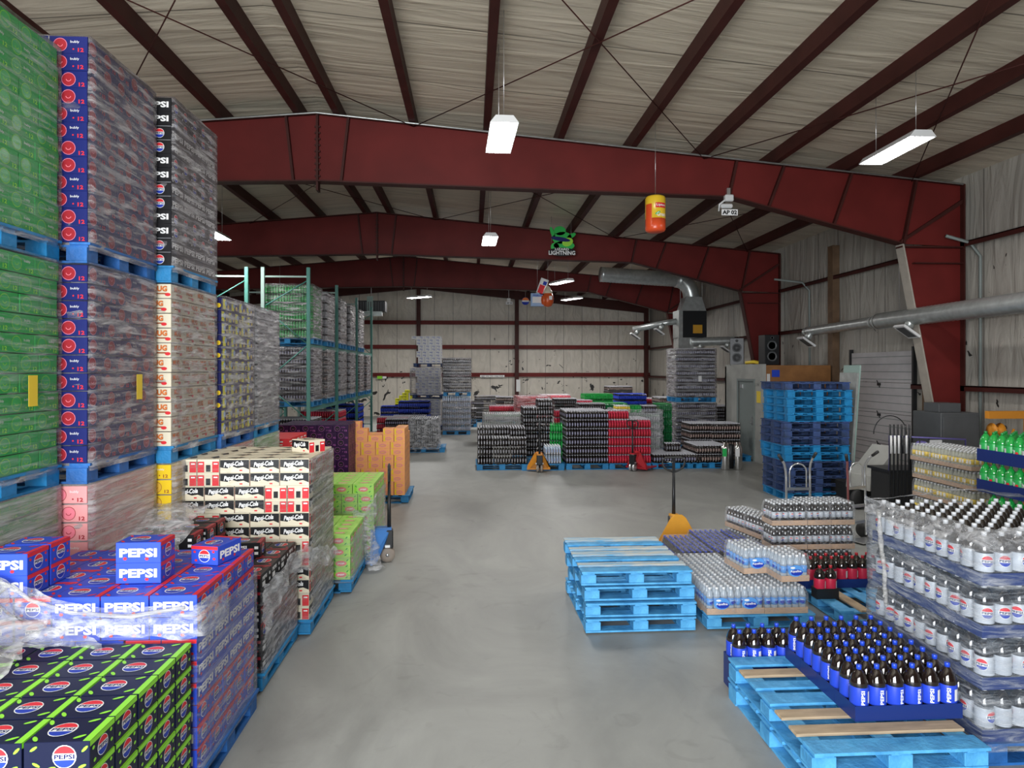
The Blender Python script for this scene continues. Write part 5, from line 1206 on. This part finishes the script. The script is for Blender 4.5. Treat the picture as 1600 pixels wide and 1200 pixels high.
# ---------------------------------------------------------------- white room with plywood front
OX, OY = 7.4, 16.9
r = empty('storage_room', (OX, OY, 0)); tag(r, 'small enclosed room with pale side wall and brown plywood front', 'room')
dy0, dy1 = .50, 1.55
mb = MB(); mb.box(0, .1, 0, dy0, 0, 2.55, BOARD); mb.box(0, .1, dy1, 2.55, 0, 2.55, BOARD); mb.box(0, .1, dy0, dy1, 2.10, 2.55, BOARD); mb.box(0, XR-OX-.02, 2.45, 2.55, 0, 2.5, BOARD); mb.build('side_wall', r)
mb = MB(); mb.box(.1, XR-OX-.25, 0, .05, 0, 2.52, PLY); mb.box(.1, XR-OX-.25, .05, 2.45, 2.46, 2.52, PLY); mb.build('plywood_front', r)
mb = MB(); mb.box(-.03, .02, dy0-.06, dy0, 0, 2.16, DOORG); mb.box(-.03, .02, dy1, dy1+.06, 0, 2.16, DOORG); mb.box(-.03, .02, dy0, dy1, 2.10, 2.16, DOORG); mb.build('door_frame', r)
mb = MB(); mb.box(.03, .07, dy0, dy1, .01, 2.10, DOORG); d = mb.build('door', r); mb = MB(); mb.box(-.02, .03, dy0+.1, dy0+.13, .95, 1.15, ALU); mb.tube([(.0,dy0+.12,1.0),(.0,dy0+.25,1.0)], .012, ALU, 6); mb.build('handle', d); mb = MB(); mb.box(-.0,.03,dy1-.25,dy1-.1,1.9,2.0,ALU); mb.build('closer', d)
mb = MB(); mb.box(-.012, 0, .1, .32, 1.55, 1.85, LYEL); mb.build('yellow_notice', r)['label'] = 'yellow notice'
mb = Decal(); mb.box(.25, .45, -.01, 0, 2.22, 2.40, PBLUE); mb.box(.12, .2, -.01, 0, 2.1, 2.3, LWHITE); mb.build('small_sign', r)
mb = MB(); mb.add([(-.012, .32-u*.26, 2.02+v*.08) for u, v in text2d('L I N', 0)[0]], text2d('L I N', 0)[1], GREYC); mb.build('wall_writing', r)
def speaker(x, y, lb, rz=0.0):
    r = empty('loudspeaker', (x, y, 2.53), rz); tag(r, lb, 'speaker'); mb = MB(); mb.box(-.19, .19, -.2, .2, 0, .78, DKMET, bev=.01); mb.build('cabinet', r)
    for z, rr in ((.22, .13), (.50, .13), (.70, .04)):
        mb = MB(); M = Matrix.Translation((0, -.2, z)) @ Matrix.Rotation(PI/2, 4, 'X'); mb.lathe([(rr,0),(rr,.012),(rr*.85,.014),(rr*.7,.0),(rr*.25,-.03),(.001,-.02)], GREYC, 20, M); mb.build('driver', r)
speaker(7.62, 19.1, 'black loudspeaker farther back on the white room roof', -.4); speaker(7.75, 17.3, 'black loudspeaker with visible cones near the front of the room roof')
mb = MB(); mb.tube([(7.55,18.3,2.6),(7.7,18.1,2.62),(7.8,17.9,2.58)], .05, LYEL, 8); tag(mb.build('yellow_bundle'), 'yellow bundle lying between the loudspeakers', 'bundle')
# ---------------------------------------------------------------- garage door in the side wall
y0, y1 = 13.95, 16.25
mb = MB()
for k in range(4):
    z = .02+k*.70; mb.box(XR-.07, XR-.02, y0, y1, z, z+.69, GARAGE)
    for q in range(4): mb.box(XR-.074, XR-.07, y0+.02, y1-.02, z+.06+q*.17, z+.075+q*.17, DOORG)
d = struct(mb.build('door_1'))
mb = MB()
for k in range(3): mb.box(XR-.10, XR-.074, (y0+y1)/2-.05, (y0+y1)/2+.05, .64+k*.7, .70+k*.7, DKMET); mb.tube([(XR-.10,(y0+y1)/2-.06,.60+k*.7),(XR-.10,(y0+y1)/2+.06,.76+k*.7)], .01, DKMET, 5)
mb.build('door_latch', d)
for yy in (y0-.08, y1+.02):
    mb = MB(); mb.box(XR-.09, XR-.01, yy, yy+.06, 0, 2.9, DKMET); mb.build('track', d)
# ---------------------------------------------------------------- cabinet and clutter by the column
r = empty('steel_cabinet', (8.05, 11.2, 0)); tag(r, 'dark grey steel cabinet with a dial, beside the pale haunch column', 'cabinet')
mb = MB(); mb.box(0, .70, 0, .75, .02, 1.66, GREYC, bev=.01); mb.build('body', r); mb = MB(); mb.box(.03, .67, -.02, 0, .08, 1.60, GREYC, bev=.005); d = mb.build('door', r)
mb = MB(); mb.lathe([(.05,0),(.05,.02),(.03,.05),(.001,.05)], DKMET, 16, Matrix.Translation((.22,-.02,.95)) @ Matrix.Rotation(PI/2,4,'X')); mb.build('dial', d)
mb = MB(); mb.box(8.12, 8.52, 11.35, 11.75, 1.662, 1.82, GREYC, bev=.005); tag(mb.build('metal_box'), 'small grey metal box on top of the steel cabinet', 'box')
hx, hy = XY(1575, 10.4), 10.4
r = empty('engine_hoist', (hx, hy, 0)); tag(r, 'orange hoist with coiled cable behind the green bottles', 'hoist')
mb = MB(); mb.box(-.35, .55, -.05, .05, 1.62, 1.74, OJ); mb.box(.3, .4, -.05, .05, 0, 1.62, OJ); mb.build('arm', r); mb = MB(); mb.lathe([(.05,-.07),(.13,-.07),(.06,-.03),(.06,.03),(.13,.07),(.05,.07)], OJ, 18, Matrix.Translation((-.2,0,1.42)) @ Matrix.Rotation(PI/2,4,'Y')); mb.tube([(-.2,0,1.3),(-.1,0,1.15),(0,0,1.2),(.1,0,1.45)], .02, OJ, 6); mb.build('cable_reel', r)
cx, cy = XY(1395, 10.6), 10.6
r = empty('utility_cart', (cx, cy, 0)); tag(r, 'black utility cart with purple rail before the garage door', 'cart')
mb = MB(); mb.box(-.25, 1.0, -.3, .3, .78, .82, DKMET); mb.box(-.2, .95, -.27, .27, .12, .78, BRUB); mb.build('body', r)
mb = MB(); mb.tube([(-.25,-.3,.82),(-.25,-.3,1.36),(1.0,-.3,1.30),(1.0,-.3,.82)], .015, LPUR, 6); 
for x in (.1,.25,.4): mb.tube([(x,-.3,.82),(x,-.3,1.34)], .01, DKMET, 5)
mb.build('rail', r)
for s in (-.15, .9):
    mb = MB(); mb.lathe([(.001,-.02),(.06,-.02),(.06,.02),(.001,.02)], BRUB, 14, Matrix.Translation((s,-.2,.06)) @ Matrix.Rotation(PI/2,4,'X')); mb.build('wheel', r)
for q in range(6):
    mb = MB(); x = cx-.32+q*.062; mb.tube([(x,cy-.42,.0),(x+.02,cy-.40,1.35),(x+.02,cy-.40,1.55)], .013, DKMET, 6); o = mb.build('tool_handle'); tag(o, 'black long tool handle standing beside the utility cart, %s of six' % ordinal(q+1), 'tool', 'tool handles by the utility cart')
    mb = MB(); mb.tube([(x+.018,cy-.43,1.1),(x+.02,cy-.425,1.38)], .016, LWHITE if q in (0,1,2,4) else DKMET, 6); mb.build('grip', o)
r = empty('shop_vacuum', (cx+.45, cy-.05, .825)); tag(r, 'grey and black vacuum head sitting on the utility cart', 'vacuum')
mb = MB(); mb.lathe([(.18,0),(.2,.1),(.17,.25),(.08,.36),(.001,.38)], GREYC, 20); mb.build('body', r); mb = MB(); mb.lathe([(.17,.26),(.13,.34),(.06,.42),(.001,.43)], LPUR, 18); mb.build('lid', r); mb = MB(); mb.box(.0,.2,-.2,-.17,.34,.46,LWHITE); mb.build('tag', r)
mb = MB(); mb.tube([(cx+.05+.28*math.cos(a), cy+.15, 1.35+.30*math.sin(a)) for a in [PI*k/14 for k in range(15)]], .008, DKMET, 5); tag(mb.build('wire_hoop'), 'thin dark wire hoop arching behind the utility cart', 'hoop')
# leaning sheets, bin and pipe by the pallet stack
mb = MB(); M = Matrix.Translation((7.12, 12.9, 0)) @ Matrix.Rotation(.07, 4, 'Y'); mb.box(-.02, .02, -.5, .1, 0, 2.35, STEEL, M); mb.box(.05,.08,-.45,.1,0,2.5,RACKB,M); tag(mb.build('leaning_panel'), 'tall grey panel leaning beside the tall pallet stack', 'panel')
bx, by = XY(1362, 11.4), 11.4
r = empty('wheelbarrow', (bx, by, 0), .3); tag(r, 'pale tray wheelbarrow tipped up beside the pallet stack', 'wheelbarrow')
mb = MB(); mb.prism([(-.32,.35),(.30,.45),(.38,1.05),(.30,1.08),(-.0,.80),(-.30,.60)], 'y', -.25, .25, BOARD); mb.build('tray', r); mb = MB(); mb.lathe([(.001,-.04),(.16,-.04),(.18,0),(.16,.04),(.001,.04)], BRUB, 18, Matrix.Translation((-.3,0,.18)) @ Matrix.Rotation(PI/2,4,'X')); mb.build('wheel', r); mb = MB(); mb.tube([(-.3,-.1,.18),(.35,-.22,.40)], .02, DKMET, 6); mb.tube([(-.3,.1,.18),(.35,.22,.40)], .02, DKMET, 6); mb.tube([(.25,-.2,.38),(.28,-.2,.0)], .018, DKMET, 6); mb.build('frame', r)
mb = MB(); mb.box(bx-.25, bx+.55, by+.35, by+.9, 0, .40, BRUB, bev=.02); tag(mb.build('storage_bin'), 'low black bin on the floor behind the wheelbarrow', 'bin')
# gas cylinders
for q, (p_, lb) in enumerate(((1133, 'silver gas cylinder with a coloured label in the far row'), (1153, 'silver gas cylinder with a white tag beside the room door'))):
    x, y = P(p_, 734); r = empty('gas_cylinder', (x, y, 0)); tag(r, lb, 'gas cylinder')
    mb = MB(); mb.lathe([(.09,0),(.1,.02),(.1,.50),(.085,.57),(.04,.61),(.03,.66)], CHROME, 22); mb.build('body', r)
    mb = MB(); mb.box(-.10, .0, -.106, -.09, .33, .52, [LGRN, LWHITE][q]); mb.build('label', r)
mb = MB(); x, y = P(1145, 733); mb.lathe([(.1,0),(.1,.55),(.04,.6)], DKMET, 18, Matrix.Translation((x, y+.15, 0))); tag(mb.build('gas_cylinder'), 'black gas cylinder standing between the two silver ones', 'gas cylinder')
# label checks for the builder (printed only)
dup = [k for k, v in LABELS.items() if len(v) > 1]
long_ = [k for k in LABELS if len(k.replace('-', ' ').split()) > 16]
print('DUP', len(dup), dup[:10]); print('LONG', len(long_), long_[:6])
